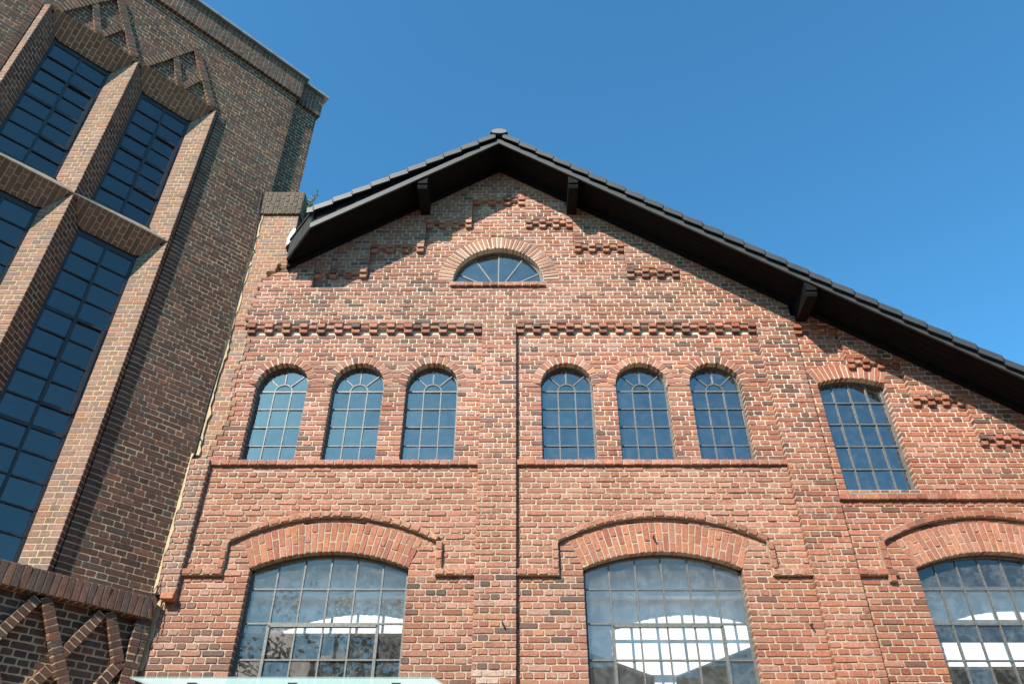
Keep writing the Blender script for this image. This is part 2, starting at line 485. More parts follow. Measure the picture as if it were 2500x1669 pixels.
# ------------------------------------------------------------------ windows
def pane(parent, fr, poly, w, mat):
    cu = sum(p[0] for p in poly) / len(poly); cv = sum(p[1] for p in poly) / len(poly)
    a, b = rnd.gauss(0, 0.014), rnd.gauss(0, 0.014)
    mb = MB(); k = len(poly)
    vs = [fr(u, v, w + a * (u - cu) + b * (v - cv)) for u, v in poly] + [fr(u, v, w + 0.004 + a * (u - cu) + b * (v - cv)) for u, v in poly]
    mb.add(vs, [list(range(k))[::-1], list(range(k, 2 * k))] + [[i, (i + 1) % k, (i + 1) % k + k, i + k] for i in range(k)])
    return mb.build('pane', mat, parent)

def bar_ob(parent, fr, a, b, wid, w0, w1, mat, name='glazing_bar'):
    mb = MB(); mb.bar(fr, a, b, wid, w0, w1); return mb.build(name, mat, parent)

def arc_pts(xc, zc, r, a0, a1, n):
    return [(xc + r * math.cos(R(a0 + (a1 - a0) * i / n)), zc + r * math.sin(R(a0 + (a1 - a0) * i / n))) for i in range(n + 1)]

def frame_ob(parent, fr, outer, wid, w0, w1, mat):
    mb = MB(); k = len(outer)
    cu = sum(p[0] for p in outer) / k; cv = sum(p[1] for p in outer) / k
    for i in range(k):
        a, b = outer[i], outer[(i + 1) % k]
        dx, dy = b[0] - a[0], b[1] - a[1]; L = math.hypot(dx, dy)
        if L < 1e-6: continue
        nx, ny = -dy / L * wid, dx / L * wid
        e = wid * 0.5 / L if k < 8 else 0
        mb.prism(fr, [a, b, (b[0] + nx, b[1] + ny), (a[0] + nx, a[1] + ny)], w0, w1)
    return mb.build('window', mat, parent)

# ================================================================== GROUND
mb = MB(); mb.box(WORLD, (-300, -300, -0.5), (300, 300, 0.0))
gr = mb.build('ground', 'asphalt'); gr['kind'] = 'structure'; gr['label'] = 'brown clinker paved yard in front of the brick buildings'

# ================================================================== HALL
CO = 0.079
def ZR(r): return 5.104 + CO * (r - 64)
PW = 0.08                                             # pilaster and gable wall stand this far proud of the bays
hall = thing('brick_hall', 'red brick gabled hall with arched windows and black overhanging roof', 'building', (1.8, 0, 0))
RX = 9.2                                              # right end of the wall
XR = -0.31                                            # ridge
def roof_under(x): return 12.30 - 0.69 * abs(x - XR)
hw = MB()
wall_o = None
hb = Brickwork()
hm = MB()

AW = [-3.385, -2.29, -1.226, 0.705, 1.776, 2.836]; AR = 0.37; AZ = 7.92; AB = ZR(84)
def h_arch(xc, ext=True):
    def f(z):
        if z < AB: return None
        if z < AZ: return (xc - AR, xc + AR)
        d = (AR + 0.118) ** 2 - (z - AZ) ** 2
        return (xc - math.sqrt(d), xc + math.sqrt(d)) if d > 0.0004 else None
    return f
LX, LR, LZ, LE = -0.304, 0.723, 9.877, 0.962
def h_lun(z):
    if z < ZR(123): return None
    if z < LZ: return (LX - LR, LX + LR)
    d = LE ** 2 - (z - LZ) ** 2
    return (LX - math.sqrt(d), LX + math.sqrt(d)) if d > 0.0004 else None
BW = [-2.32, 1.775, 5.85]; BH = 0.975; BRI = 0.205; BR = (BH ** 2 + BRI ** 2) / (2 * BRI); BZ = 5.213; BC = BZ + BRI - BR; BT = 0.385; BB = 2.95
def h_big(xc):
    t = math.atan2(BH, BR - BRI)
    def f(z):
        if z < BB: return None
        if z < BZ: return (xc - BH, xc + BH)
        zt = BC + (BR + BT) * math.cos(t)
        if z < zt: h = (z - BC) * math.tan(t); return (xc - h, xc + h)
        d = (BR + BT) ** 2 - (z - BC) ** 2
        return (xc - math.sqrt(d), xc + math.sqrt(d)) if d > 0.0004 else None
    return f
SX, SH, SZ, SRI, ST = 4.765, 0.475, 7.92, 0.10, 0.25; SB = 6.26
SR = (SH ** 2 + SRI ** 2) / (2 * SRI); SC = SZ + SRI - SR
def h_seg(z):
    t = math.atan2(SH, SR - SRI)
    if z < SB: return None
    if z < SZ: return (SX - SH, SX + SH)
    zt = SC + (SR + ST) * math.cos(t)
    if z < zt: h = (z - SC) * math.tan(t); return (SX - h, SX + h)
    d = (SR + ST) ** 2 - (z - SC) ** 2
    return (SX - math.sqrt(d), SX + math.sqrt(d)) if d > 0.0004 else None

# edge of the patched strip beside the tower (toothed)
def strip_edge(z):
    if z < ZR(84): return -4.115
    z = ZR(int((z - ZR(0)) / CO) + .5)
    base = np.interp(z, [6.7, 7.2, 7.6, 8.4, 8.95, 9.4, 9.75, 10.0, 10.3, 13], [-4.12, -4.06, -4.03, -4.05, -4.07, -4.07, -4.10, -4.02, -3.68, -3.68])
    r = int((z - ZR(0)) / CO); return base + (0.03 if r % 2 else -0.03) + 0.045 * math.sin(r * 12.9898) 

# --- bays (set back): left, right; from the ground to the corbel band
STEP = [(-0.76, 0.14, 148), (-1.52, 0.925, 141), (-2.39, 1.735, 134), (-3.23, 2.57, 127)]
def spallmix(x, z): return spall_tint(x, z)
for (x0, x1, hs) in ((None, -0.53, [h_arch(x) for x in AW[:3]] + [h_big(BW[0])]), (-0.02, 3.58, [h_arch(x) for x in AW[3:]] + [h_big(BW[1])])):
    L = strip_edge if x0 is None else x0
    L2 = (lambda z: -4.115 if z > 4.84 else -4.40) if x0 is None else x0
    an = -0.53 if x0 is None else -0.02
    lay(hb, hm, HF, ZR(0), 64, CO, L2, x1, hs, 0.0, i0=0, anchor=an)
    lay(hb, hm, HF, ZR(64), 19, CO, L2, x1, hs, 0.0, i0=64, anchor=an, tint=spall_tint, rough=1.25, mat=1, jit=0.005)
    lay(hb, hm, HF, ZR(84), 27, CO, L, x1, hs, 0.0, i0=84, anchor=an)
# --- pilasters
lay(hb, hm, HF, ZR(0), 64, CO, -0.53, -0.02, (), PW, i0=1, anchor=-0.53, full=0.256)
lay(hb, hm, HF, ZR(64), 19, CO, -0.53, -0.02, (), PW, i0=65, anchor=-0.53, full=0.256, tint=spall_tint, rough=1.2, mat=1)
lay(hb, hm, HF, ZR(83), 30, CO, -0.53, -0.02, (), PW, i0=84, anchor=-0.53, full=0.256)
lay(hb, hm, HF, ZR(0), 113, CO, 3.58, 4.13, (), PW, i0=1, anchor=3.58)
lay(hb, hm, HF, 4.86, 23, CO, -4.40, -4.105, (), PW, i0=1, anchor=-4.365, tint=strip_tint)
# --- gable wall above the corbel band, round the stepped sunk panel
def panel(z):
    if z < ZR(122): return None
    for a, b, r in STEP[::-1]:
        if z < ZR(r): return (a, b)
    return None
def gl(z):
    e = strip_edge(z); x = XR - (12.42 - z) / 0.69
    return max(e, x)
def gr_(z): return min(4.13, XR + (12.42 - z) / 0.69) if z < 12.42 else None
lay(hb, hm, HF, ZR(113), 94, CO, gl, gr_, (panel,), PW, i0=114, anchor=-0.4)
# bricks inside the panel (set back), with the corbel courses left out
def pl(z):
    q = panel(z); return q[0] if q else None
def pr(z):
    q = panel(z); return q[1] if q else None
def corb(z):
    for a, b, r in STEP:
        if ZR(r - 2) < z < ZR(r): return (b, b + 5) if False else None
    return None
lay(hb, hm, HF, ZR(122), 26, CO, pl, pr, (h_lun,), 0.0, i0=122, anchor=-0.4)
# --- aisle bay on the right, own course line
def ZA(r): return ZR(r) - 0.03
ASTEP = [(4.13, 4.78, 113), (4.78, 5.53, 105), (5.53, 6.25, 97), (6.25, 6.98, 89), (6.98, 7.72, 81), (7.72, 8.46, 73), (8.46, RX, 65)]
def atop(z):       # right limit of the sunk bay at height z
    x = 4.13
    for a, b, r in ASTEP:
        if z < ZA(r): x = b
    return x if x > 4.2 else None
lay(hb, hm, HF, ZA(0), 77, CO, 4.13, atop, (h_seg, h_big(BW[2])), 0.0, i0=1, anchor=4.13)
lay(hb, hm, HF, ZA(78), 35, CO, 4.13, atop, (h_seg,), 0.0, i0=79, anchor=4.13)
def al(z):
    x = None
    for a, b, r in ASTEP:
        if z >= ZA(r): x = a; break
    return x
def ar_(z): return min(RX, XR + (12.42 - z) / 0.69)
lay(hb, hm, HF, ZA(65), 50, CO, al, ar_, (), PW - 0.002, i0=66, anchor=4.13)

core = hm.build('wall', 'hall_mortar', hall)
hb.build(core, ['hall_brick', 'spalled_brick'])

# --- corbel tables
def corbel(x0, x1, zt, parent, flush=0.0):
    n = max(2, round((x1 - x0) / 0.13)); p = (x1 - x0) / n
    if n % 2 == 0: n += 1; p = (x1 - x0) / n
    for k in range(n):
        a, b = x0 + k * p, x0 + (k + 1) * p
        for row, (wA, wB) in enumerate(((PW + 0.004, 0.05), (0.05, 0.006))):
            w = (wA if k % 2 == 0 else wB) + rnd.uniform(-.004, .004)
            if row == 1 and k % 2: continue
            z1 = zt - row * CO - 0.005; z0 = z1 - CO + 0.010
            vs, fs = brick_geo(HF, [(a + .005, z0), (b - .005, z0), (b - .005, z1), (a + .005, z1)], w, -0.04, 1.1)
            m = MB(); m.add(vs, fs, hall_tint(a, z0)); m.build('corbel_brick', 'hall_brick', parent)
def corbel_table(x0, x1, zt):
    m = MB(); m.box(HF, (x0, zt - 2 * CO + .004, -0.05), (x1, zt - .002, -0.012)); m.box(HF, (x0 + .004, zt - CO + .006, -0.049), (x1 - .004, zt - .006, 0.036))
    corbel(x0, x1, zt, m.build('corbel_table', 'hall_mortar', hall))
corbel_table(-4.07, -0.53, ZR(113)); corbel_table(-0.02, 3.58, ZR(113))
for i, (a, b, r) in enumerate(STEP):
    for s in ([(a, b)] if i == 0 else [(a, STEP[i - 1][0]), (STEP[i - 1][1], b)]): corbel_table(s[0], s[1], ZR(r))
for (a, b, r) in ASTEP[:5]: corbel_table(a, b, ZA(r))

# --- sills
def sill_row(x0, x1, z0, z1, w, parent, name='sill_brick', tint=hall_tint, mat='hall_brick', rough=1.2, pitch=0.128):
    n = round((x1 - x0) / pitch); p = (x1 - x0) / n
    for k in range(n):
        a, b = x0 + k * p, x0 + (k + 1) * p
        vs, fs = brick_geo(HF, [(a + .005, z0 + .002), (b - .005, z0 + .002), (b - .005, z1 - .003), (a + .005, z1 - .003)], w + rnd.uniform(-.006, .006), -0.16, rough)
        m = MB(); m.add(vs, fs, tint(a, z0)); m.build(name, mat, parent)
for x0, x1, z0, w in ((-4.105, -0.532, ZR(83), 0.05), (-0.018, 3.60, ZR(83), 0.05), (4.13, RX - .6, ZA(77), 0.05), (LX - LR - 0.03, LX + LR + 0.03, ZR(122), 0.125)):
    m = MB(); m.box(HF, (x0, z0 + .006, -0.15), (x1, z0 + CO - .006, w - 0.012))
    so = m.build('sill', 'hall_mortar', hall)
    sill_row(x0, x1, z0, z0 + CO, w, so, tint=spall_tint if w == 0.05 and x0 < 3 else hall_tint, mat='hall_brick')
m = MB(); m.prism(Frame((SX - SH, 0, 0), (0, -1, 0), (0, 0, 1), (1, 0, 0)), [(-0.16, ZA(78)), (0.035, ZA(78)), (0.03, ZA(78) + .02), (-0.16, SB + 0.02)], 0.0, 2 * SH)
m.build('sill_slope', 'cement', hall)

# --- arches
def arch(name, n_v, *a, **k):
    m = MB(); part = bpy.data.objects.new('arch', None); C.objects.link(part); part.parent = hall
    part.matrix_parent_inverse = PINV[hall.name]; PINV[part.name] = Matrix.Identity(4)
    ring(part, m, n_v, 'hall_brick', *a, **k)
    m.build('arch_mortar', 'hall_mortar', part)
for xc in AW: arch('arch', 'arch_brick', HF, xc, AZ, AR, AR + 0.122, 180, 0, 15, 0.003, 0.16, hall_tint, gap=0.016)
arch('arch', 'voussoir', HF, LX, LZ, LR, LR + 0.245, 180, 0, 37, 0.003, 0.16, hall_tint, gap=0.022)
tb = math.degrees(math.atan2(BH, BR - BRI))
for xc in BW: arch('arch', 'voussoir', HF, xc, BC, BR, BR + BT, 90 + tb, 90 - tb, 27, 0.004, 0.16, lambda x, z: tint_k(rnd.uniform(.86, 1.12) * ALB, rnd.choice([(0.40, 0.150, 0.090), (0.43, 0.180, 0.115), (0.36, 0.125, 0.078), (0.45, 0.175, 0.092)])), rows=2)
ts = math.degrees(math.atan2(SH, SR - SRI))
arch('arch', 'voussoir', HF, SX, SC, SR, SR + ST, 90 + ts, 90 - ts, 14, 0.004, 0.16, lambda x, z: hall_tint(4.5, 0))

# --- hood moulds over the large windows
def hood(xc, xl, xr, parent, worn):
    hh = 1.30; rise = 0.33; r = (hh * hh + rise * rise) / (2 * rise); zc = 5.865 - r; t = math.degrees(math.atan2(hh, r - rise))
    zb, zt = 5.104, zc + (r) * math.cos(R(t))
    m = MB()
    tint = spall_tint if worn else (lambda x, z: tuple(v * .85 for v in hall_tint(5, 0)))
    mat = 'spalled_brick' if worn else 'hall_brick'; rg = 1.5 if worn else 1.0
    w = 0.062
    lst = []
    n = 21
    for i in range(n):
        t0, t1 = 90 + t - 2 * t * i / n, 90 + t - 2 * t * (i + 1) / n; g_ = 0.12
        P = lambda q, d: (xc + q * math.cos(R(d)), zc + q * math.sin(R(d)))
        lst.append([P(r, t0 - g_), P(r, t1 + g_), P(r + .072, t1 + g_), P(r + .072, t0 - g_)])
    for sx in (-1, 1):
        x0 = xc + sx * hh; a, b = (x0 - .072, x0) if sx < 0 else (x0, x0 + .072)
        nv = 3; hz = (zt - zb - CO) / nv
        for k in range(nv): lst.append([(a, zb + CO + k * hz + .004), (b, zb + CO + k * hz + .004), (b, zb + CO + (k + 1) * hz - .004), (a, zb + CO + (k + 1) * hz - .004)])
        e0, e1 = (xl, x0) if sx < 0 else (x0, xr)
        if not worn and sx < 0: e1 += 0.06
        nh = max(1, round(abs(e1 - e0) / 0.13)); p = (e1 - e0) / nh
        for k in range(nh): lst.append([(e0 + k * p + .004, zb + .004), (e0 + (k + 1) * p - .004, zb + .004), (e0 + (k + 1) * p - .004, zb + CO - .004), (e0 + k * p + .004, zb + CO - .004)])
        if not worn and sx < 0: lst.append([(x0 - .06, zb - .075), (x0 + .02, zb - .075), (x0 + .02, zb - .002), (x0 - .06, zb - .002)])
    part = bpy.data.objects.new('hood_mould', None); C.objects.link(part); part.parent = parent
    part.matrix_parent_inverse = PINV[parent.name]; PINV[part.name] = Matrix.Identity(4)
    for c4 in lst:
        if min(p[0] for p in c4) > RX: continue
        vs, fs = brick_geo(HF, c4, w + rnd.uniform(-.006, .006) - 0, -0.03, rg)
        q = MB(); q.add(vs, fs, tint(c4[0][0], 0)); q.build('hood_brick', mat, part)
        mm = MB()
        cx = sum(p[0] for p in c4) / 4; cz = sum(p[1] for p in c4) / 4
        m.prism(HF, [(cx + (p[0] - cx) * 1.06, cz + (p[1] - cz) * 1.1) for p in c4], -0.02, w - 0.013)
    m.build('hood_mortar', 'hall_mortar', part)
hood(-2.315, -4.105, -0.532, hall, True); hood(1.80, -0.018, 3.578, hall, True); hood(5.85, 4.132, 7.66, hall, False)
# toe of the cut-off left pilaster
m = MB(); vs, fs = brick_geo(HF, [(-4.25, 4.785), (-4.095, 4.785), (-4.095, 4.862), (-4.25, 4.862)], 0.13, -0.02, 1.3); m.add(vs, fs, (0.42, 0.17, 0.10)); m.build('toe_brick', 'hall_brick', hall)

# --- rusty wall anchors left in the masonry
for x, z, w0 in ((-0.19, 4.52, PW), (1.69, 5.60, 0.0), (3.42, 4.52, 0.0), (-2.9, 4.35, 0.0)):
    m = MB(); m.prism(Frame((x, 0, z), (0, -1, 0), (0, 0, 1), (1, 0, 0)), [(w0 - .03, 0), (w0 + .07, -.03), (w0 + .075, .0), (w0 - .03, .014)], 0, .014); m.build('wall_anchor', 'cable', hall)
# --- windows of the hall
GW = -0.135
def arched_window(xc):
    out = [(xc - AR, AB), (xc + AR, AB)] + arc_pts(xc, AZ, AR, 0, 180, 20)
    w = frame_ob(hall, HF, out, 0.022, GW - .02, GW + .02, 'steel')
    zt = AB + 0.005; rows = [AB + .296 * k for k in range(5)]; cols = [xc - AR + 2 * AR * k / 3 for k in range(4)]
    for z in rows[1:]: bar_ob(w, HF, (xc - AR, z), (xc + AR, z), 0.015 if z != rows[4] else .022, GW - .012, GW + .016, 'steel')
    for x in cols[1:3]: bar_ob(w, HF, (x, AB), (x, rows[4]), 0.016, GW - .012, GW + .014, 'steel')
    zc = rows[4]; ri = 0.125
    m = MB(); pts = arc_pts(xc, zc, ri, 0, 180, 12)
    for a, b in zip(pts, pts[1:]): m.bar(HF, a, b, 0.018, GW - .012, GW + .014)
    m.build('glazing_bar', 'steel', w)
    def outer(d):           # distance from (xc, zc) to the frame arch in direction d
        c, s = math.cos(R(d)), math.sin(R(d)); k = zc - AZ
        B_ = s * k; return -B_ + math.sqrt(max(B_ * B_ - k * k + AR * AR, 0))
    angs = [0, 45, 90, 135, 180]
    for d in angs[1:4]:
        q = outer(d); bar_ob(w, HF, (xc + ri * math.cos(R(d)), zc + ri * math.sin(R(d))), (xc + q * math.cos(R(d)), zc + q * math.sin(R(d))), 0.018, GW - .012, GW + .014, 'steel')
    for i in range(4):
        for j in range(3): pane(w, HF, [(cols[j], rows[i]), (cols[j + 1], rows[i]), (cols[j + 1], rows[i + 1]), (cols[j], rows[i + 1])], GW - .004, 'hall_glass')
    for a, b in zip(angs, angs[1:]):
        o_ = [(xc + outer(a + (b - a) * k / 6) * math.cos(R(a + (b - a) * k / 6)), zc + outer(a + (b - a) * k / 6) * math.sin(R(a + (b - a) * k / 6))) for k in range(7)]
        pane(w, HF, o_ + arc_pts(xc, zc, ri, b, a, 5), GW - .004, 'hall_glass')
    pane(w, HF, arc_pts(xc, zc, ri, 0, 180, 10), GW - .004, 'hall_glass')
for x in AW: arched_window(x)
# lunette
out = [(LX - LR, ZR(123)), (LX + LR, ZR(123)), (LX + LR, LZ)] + arc_pts(LX, LZ, LR, 6, 174, 24) + [(LX - LR, LZ)]
w = frame_ob(hall, HF, out, 0.03, GW - .02, GW + .02, 'steel')
zc = ZR(123) + 0.01; ri = 0.155
m = MB(); pts = arc_pts(LX, zc, ri, 0, 180, 14)
for a, b in zip(pts, pts[1:]): m.bar(HF, a, b, 0.024, GW - .012, GW + .016)
m.build('glazing_bar', 'steel', w)
def lun_out(d):
    c, s = math.cos(R(d)), math.sin(R(d)); k = zc - LZ; q = -s * k + math.sqrt(max(s * s * k * k - k * k + LR * LR, 0))
    if zc + q * s < LZ: q = LR / abs(c)
    return q
angs = [0, 29, 60, 90, 120, 151, 180]
for d in angs[1:-1]: bar_ob(w, HF, (LX + ri * math.cos(R(d)), zc + ri * math.sin(R(d))), (LX + lun_out(d) * math.cos(R(d)), zc + lun_out(d) * math.sin(R(d))), 0.024, GW - .012, GW + .014, 'steel')
for a, b in zip(angs, angs[1:]):
    o_ = [(LX + lun_out(a + (b - a) * k / 8) * math.cos(R(a + (b - a) * k / 8)), zc + lun_out(a + (b - a) * k / 8) * math.sin(R(a + (b - a) * k / 8))) for k in range(9)]
    pane(w, HF, o_ + arc_pts(LX, zc, ri, b, a, 5), GW - .004, 'hall_glass')
pane(w, HF, arc_pts(LX, zc, ri, 0, 180, 10), GW - .004, 'hall_glass')

def grid_window(xc, h, zb, zs, top, cols, rows, mat_s, mat_g, casement=None, bw_=0.019):
    ns = 18
    arcp = [(xc + h - 2 * h * i / ns, top(xc + h - 2 * h * i / ns)) for i in range(ns + 1)]
    w = frame_ob(hall, HF, [(xc - h, zb), (xc + h, zb)] + arcp, 0.03, GW - .02, GW + .02, mat_s)
    for x in cols[1:-1]: bar_ob(w, HF, (x, zb), (x, top(x)), bw_, GW - .012, GW + .016, mat_s)
    for z in rows[1:-1]: bar_ob(w, HF, (xc - h, z), (xc + h, z), bw_, GW - .012, GW + .018, mat_s)
    for i in range(len(rows) - 1):
        for j in range(len(cols) - 1):
            a, b = cols[j], cols[j + 1]
            if i < len(rows) - 2: pol = [(a, rows[i]), (b, rows[i]), (b, rows[i + 1]), (a, rows[i + 1])]
            else: pol = [(a, rows[i]), (b, rows[i])] + [(b + (a - b) * k / 4, top(b + (a - b) * k / 4)) for k in range(5)]
            pane(w, HF, pol, GW - .004, mat_g)
    if casement:
        a, b, z0, z1 = casement
        m = MB()
        for p, q in (((a, z0), (a, z1)), ((b, z0), (b, z1)), ((a, z1), (b, z1)), ((a, z0), (b, z0))): m.bar(HF, p, q, 0.036, GW - .014, GW + .03)
        m.build('casement', mat_s, w)
def seg_top(x): return SC + math.sqrt(SR ** 2 - (x - SX) ** 2)
grid_window(SX, SH, SB + .02, SZ, seg_top, [SX - SH + 2 * SH * k / 4 for k in range(5)], [SB + .02, 6.615, 6.965, 7.315, 7.665, 8.02], 'steel', 'hall_glass')
for xc, nc in zip(BW, (6, 6, 7)):
    def bt(x, xc=xc): return BC + math.sqrt(BR ** 2 - (x - xc) ** 2)
    cols = [xc - BH + 2 * BH * k / nc for k in range(nc + 1)]
    rows = [BB, 3.335, 3.745, 4.155, 4.57, 4.985, 5.42]
    grid_window(xc, BH, BB, BZ, bt, cols, rows, 'steel', 'low_glass', (cols[1], cols[nc - 1], 3.335, 4.545) if nc == 6 else None)

# --- inside of the hall: dark upper floor, white painted lower room
m = MB()
m.box(WORLD, (-4.3, 0.17, 6.05), (9.0, 8.0, 6.2)); m.build('upper_floor', 'inner_dark', hall)
m = MB(); m.prism(HF, [(-4.5, 0), (9.3, 0), (9.3, 5.9), (XR, 12.5), (-4.5, 9.85)], -8.3, -8.0); m.build('back_wall', 'inner_dark', hall)
m = MB(); m.box(WORLD, (9.2, 0.0, 0.0), (9.5, 8.3, 5.6)); m.build('side_wall', 'inner_dark', hall)
m = MB(); m.box(WORLD, (-4.45, 0.17, 0.0), (-4.3, 8.3, 9.85)); m.build('side_wall', 'inner_dark', hall)
m = MB(); m.box(WORLD, (-4.3, 0.17, 9.10), (3.9, 8.0, 9.2)); m.build('attic_floor', 'inner_dark', hall)
m = MB(); m.box(WORLD, (-4.45, 0.23, 9.86), (-3.72, 8.3, 10.40)); m.build('eave_wall', 'inner_dark', hall)
def inner(xc, y0, parent, full=True):
    a, b = xc - 1.35, xc + 1.35
    m = MB()
    y1 = y0 + 0.12
    m.box(WORLD, (a, y0, 4.62), (b, y1, 6.04))                       # lintel wall
    n = 5
    # wall below in a shallow inverted V round a central pier
    F2 = Frame((0, y0, 0), (1, 0, 0), (0, 0, 1))
    if full:
        m.prism(F2, [(a, 4.62), (a, 4.55), (xc - .13, 4.12), (xc + .13, 4.12), (b, 4.55), (b, 4.62)], -0.12, -0.002)
        m.prism(F2, [(xc - .13, 4.12), (xc - .13, 2.6), (xc + .13, 2.6), (xc + .13, 4.12)], -0.12, -0.002)
    o = m.build('inner_wall', 'white_paint', parent)
    q = MB(); q.box(WORLD, (a, y0 - 0.17, 5.03), (b, y0 - .001, 5.36)); q.build('beam', 'white_paint', parent)
    for s in (-1, 1):
        q = MB(); x = xc + s * 1.16; q.box(WORLD, (x - .09, 0.17, 2.6), (x + .09, y0 - .17, 5.9)); q.build('inner_reveal', 'white_paint', parent)
for xc in BW[:2]:
    q = MB(); q.box(WORLD, (xc - 1.25, 0.165, 5.46), (xc + 1.25, 0.185, 6.04)); q.build('bounce_lining', 'white_paint', hall)  # white panel added to bounce light back onto the inner wall
    q = MB(); q.box(WORLD, (xc - 1.25, 0.19, 6.0), (xc + 1.25, 0.66, 6.045)); q.build('bounce_ceiling', 'white_paint', hall)  # white lid added to bounce more light into the window gap
inner(BW[0], 0.66, hall, False); inner(BW[1], 0.66, hall)
q = MB(); q.box(WORLD, (0.0, 1.7, 0), (3.6, 1.8, 6.0)); q.build('added_white_wall', 'white_paint', hall)  # white wall added behind this window to make its lower panes paler
# aisle room: white beams in a dark room
for z0, z1, y in ((4.78, 5.2, 0.62), (4.22, 4.50, 0.62)):
    q = MB(); q.box(WORLD, (4.5, y, z0), (8.0, y + .14, z1)); q.build('beam', 'white_paint', hall)
q = MB(); q.box(WORLD, (4.5, 2.4, 0), (8.0, 2.5, 6.0)); q.build('inner_wall', 'inner_dark', hall)

# ================================================================== ROOF OF THE HALL
RF = Frame((0, -0.0, 0), (1, 0, 0), (0, 0, 1))         # u=x v=z w=-y
roof = None
YF = 0.72
EV = -3.22                                             # left end of the verge
def zl(x): return 12.361 - 0.69 * abs(x - XR)          # underside of the verge board
def ztile(x): return (12.60 - 0.632 * (XR - x)) if x < XR else (12.60 - 0.701 * (x - XR))
XE = 9.6
m = MB()
m.add([(XR, -.70, ztile(XR) - .03), (EV, -.70, ztile(EV) - .03), (-3.72, -.22, ztile(-3.72) - .03), (-3.72, 8.4, ztile(-3.72) - .03), (XR, 8.4, ztile(XR) - .03)], [[0, 4, 3, 2, 1]])
m.add([(XR, -.70, ztile(XR) - .03), (XE, -.70, ztile(XE) - .03), (XE, 8.4, ztile(XE) - .03), (XR, 8.4, ztile(XR) - .03)], [[0, 1, 2, 3]])
roof = m.build('roof', 'tile', hall)
# verge boards
for sx in (-1, 1):
    e = EV if sx < 0 else XE
    m = MB(); a, b = (e, XR - .001) if sx < 0 else (XR + .001, e)
    m.prism(RF, [(a, zl(a)), (b, zl(b)), (b, zl(b) + .105), (a, zl(a) + .105)], YF - .03, YF)
    m.build('verge_board', 'grey_wood', roof)
    m = MB(); m.prism(RF, [(a, zl(a) + .09), (b, zl(b) + .09), (b, ztile(b) - .05), (a, ztile(a) - .05)], YF - .07, YF - .035)
    m.build('verge_backing', 'black_wood', roof)
    # soffit planks along the slope
    ws = [0.165 + k * (YF - .03 - .165) / 5 for k in range(6)]
    for k in range(5):
        m = MB(); a2 = a if sx > 0 else -3.30 + 0.0 * k
        if sx < 0: a2 = EV - max(0, (YF - ws[k + 1]) * 0.95)
        m.prism(RF, [(a2, zl(a2) + .07), (b, zl(b) + .07), (b, zl(b) + .09), (a2, zl(a2) + .09)], ws[k] + .003, ws[k + 1] - .003)
        m.build('soffit_plank', 'black_wood', roof)
    m = MB(); a3 = -3.66 if sx < 0 else a
    m.prism(RF, [(a3, zl(a3) - .012), (b, zl(b) - .012), (b, zl(b) + .085), (a3, zl(a3) + .085)], PW + .012, 0.163)
    m.build('wall_rafter', 'black_wood', roof)
# diagonal cladding of the cut-off eave
EF = Frame((EV, -YF, 0), (-math.sqrt(.5), math.sqrt(.5), 0), (0, 0, 1), (-math.sqrt(.5), -math.sqrt(.5), 0))
nb = 8; Lc = 0.57
for k in range(nb):
    a, b = k * Lc / nb, (k + 1) * Lc / nb
    xa, xb = EV - a * .7071, EV - b * .7071
    m = MB(); m.prism(EF, [(a + .002, zl(xa) - .01), (b - .002, zl(xb) - .01), (b - .002, ztile(xb) - .035), (a + .002, ztile(xa) - .035)], -0.03, 0.0 + (k % 2) * .002)
    m.build('cladding_board', 'grey_wood', roof)
m = MB(); m.prism(EF, [(-.03, ztile(EV) - .05), (Lc, ztile(EV - Lc * .7071) - .05), (Lc, ztile(EV - Lc * .7071) - .012), (-.03, ztile(EV) - .012)], -0.02, 0.025); m.build('eave_edge', 'grey_wood', roof)
# verge tiles: flap and top plate
def tile(sx, x0, x1, parent):
    m = MB(); z0, z1 = ztile(x0), ztile(x1)            # x0 upper end, x1 lower end
    j = rnd.uniform(-.004, .004); li0, li1 = -0.012 + j, 0.018 + j + rnd.uniform(-.003, .003)
    y0, y1 = -(YF + .055), -(YF + .035)
    xe = x1 + sx * 0.012
    hf = 0.108
    def seg(ya, yb, lo):
        P = [(x0, z0 + li0), (xe, z1 + li1), (xe, z1 + li1 - lo), (x0, z0 + li0 - lo)]
        if sx < 0: P = P[::-1]
        P = P[::-1]
        m.prism(RF, P, -yb, -ya)
    seg(y0, y1, hf); seg(y1 + .0005, -0.40, 0.022)
    m.build('verge_tile', 'tile', parent)
k = 0
x = XR - 0.06
while x > -3.27:
    tile(-1, x, max(x - 0.283, -3.29), roof); x -= 0.283
x = XR + 0.06
while x < XE: tile(1, x, x + 0.2815, roof); x += 0.2815
# ridge cap with its end disc
m = MB(); prof = [(XR + 0.15 * math.cos(R(a)), ztile(XR) - .045 + 0.105 * math.sin(R(a))) for a in range(0, 181, 15)]
m.prism(RF, prof, -8.4, YF + .075); rc = m.build('ridge_cap', 'tile', roof)
m = MB(); m.prism(RF, [(XR + 0.125 * math.cos(R(a)), ztile(XR) - .04 + (0.078 if a < 180 else .04) * math.sin(R(a))) for a in range(0, 360, 20)], YF + .07, YF + .082); m.build('end_disc', 'slate_disc', rc)
# purlin ends (brackets)
for xb, zb in ((-1.545, 11.29), (0.912, 11.29), (4.262, 8.985)):
    PF = Frame((xb - .078, 0, 0), (0, -1, 0), (0, 0, 1), (1, 0, 0))
    zt = zb + .25
    prof = [(0.05, zb), (0.60, zb), (0.645, zb + .02), (0.665, zb + .06), (0.665, zb + .10), (0.69, zb + .105), (0.69, zt), (0.05, zt)]
    m = MB(); m.prism(PF, prof, 0, 0.156); m.build('purlin_end', 'black_wood', roof)

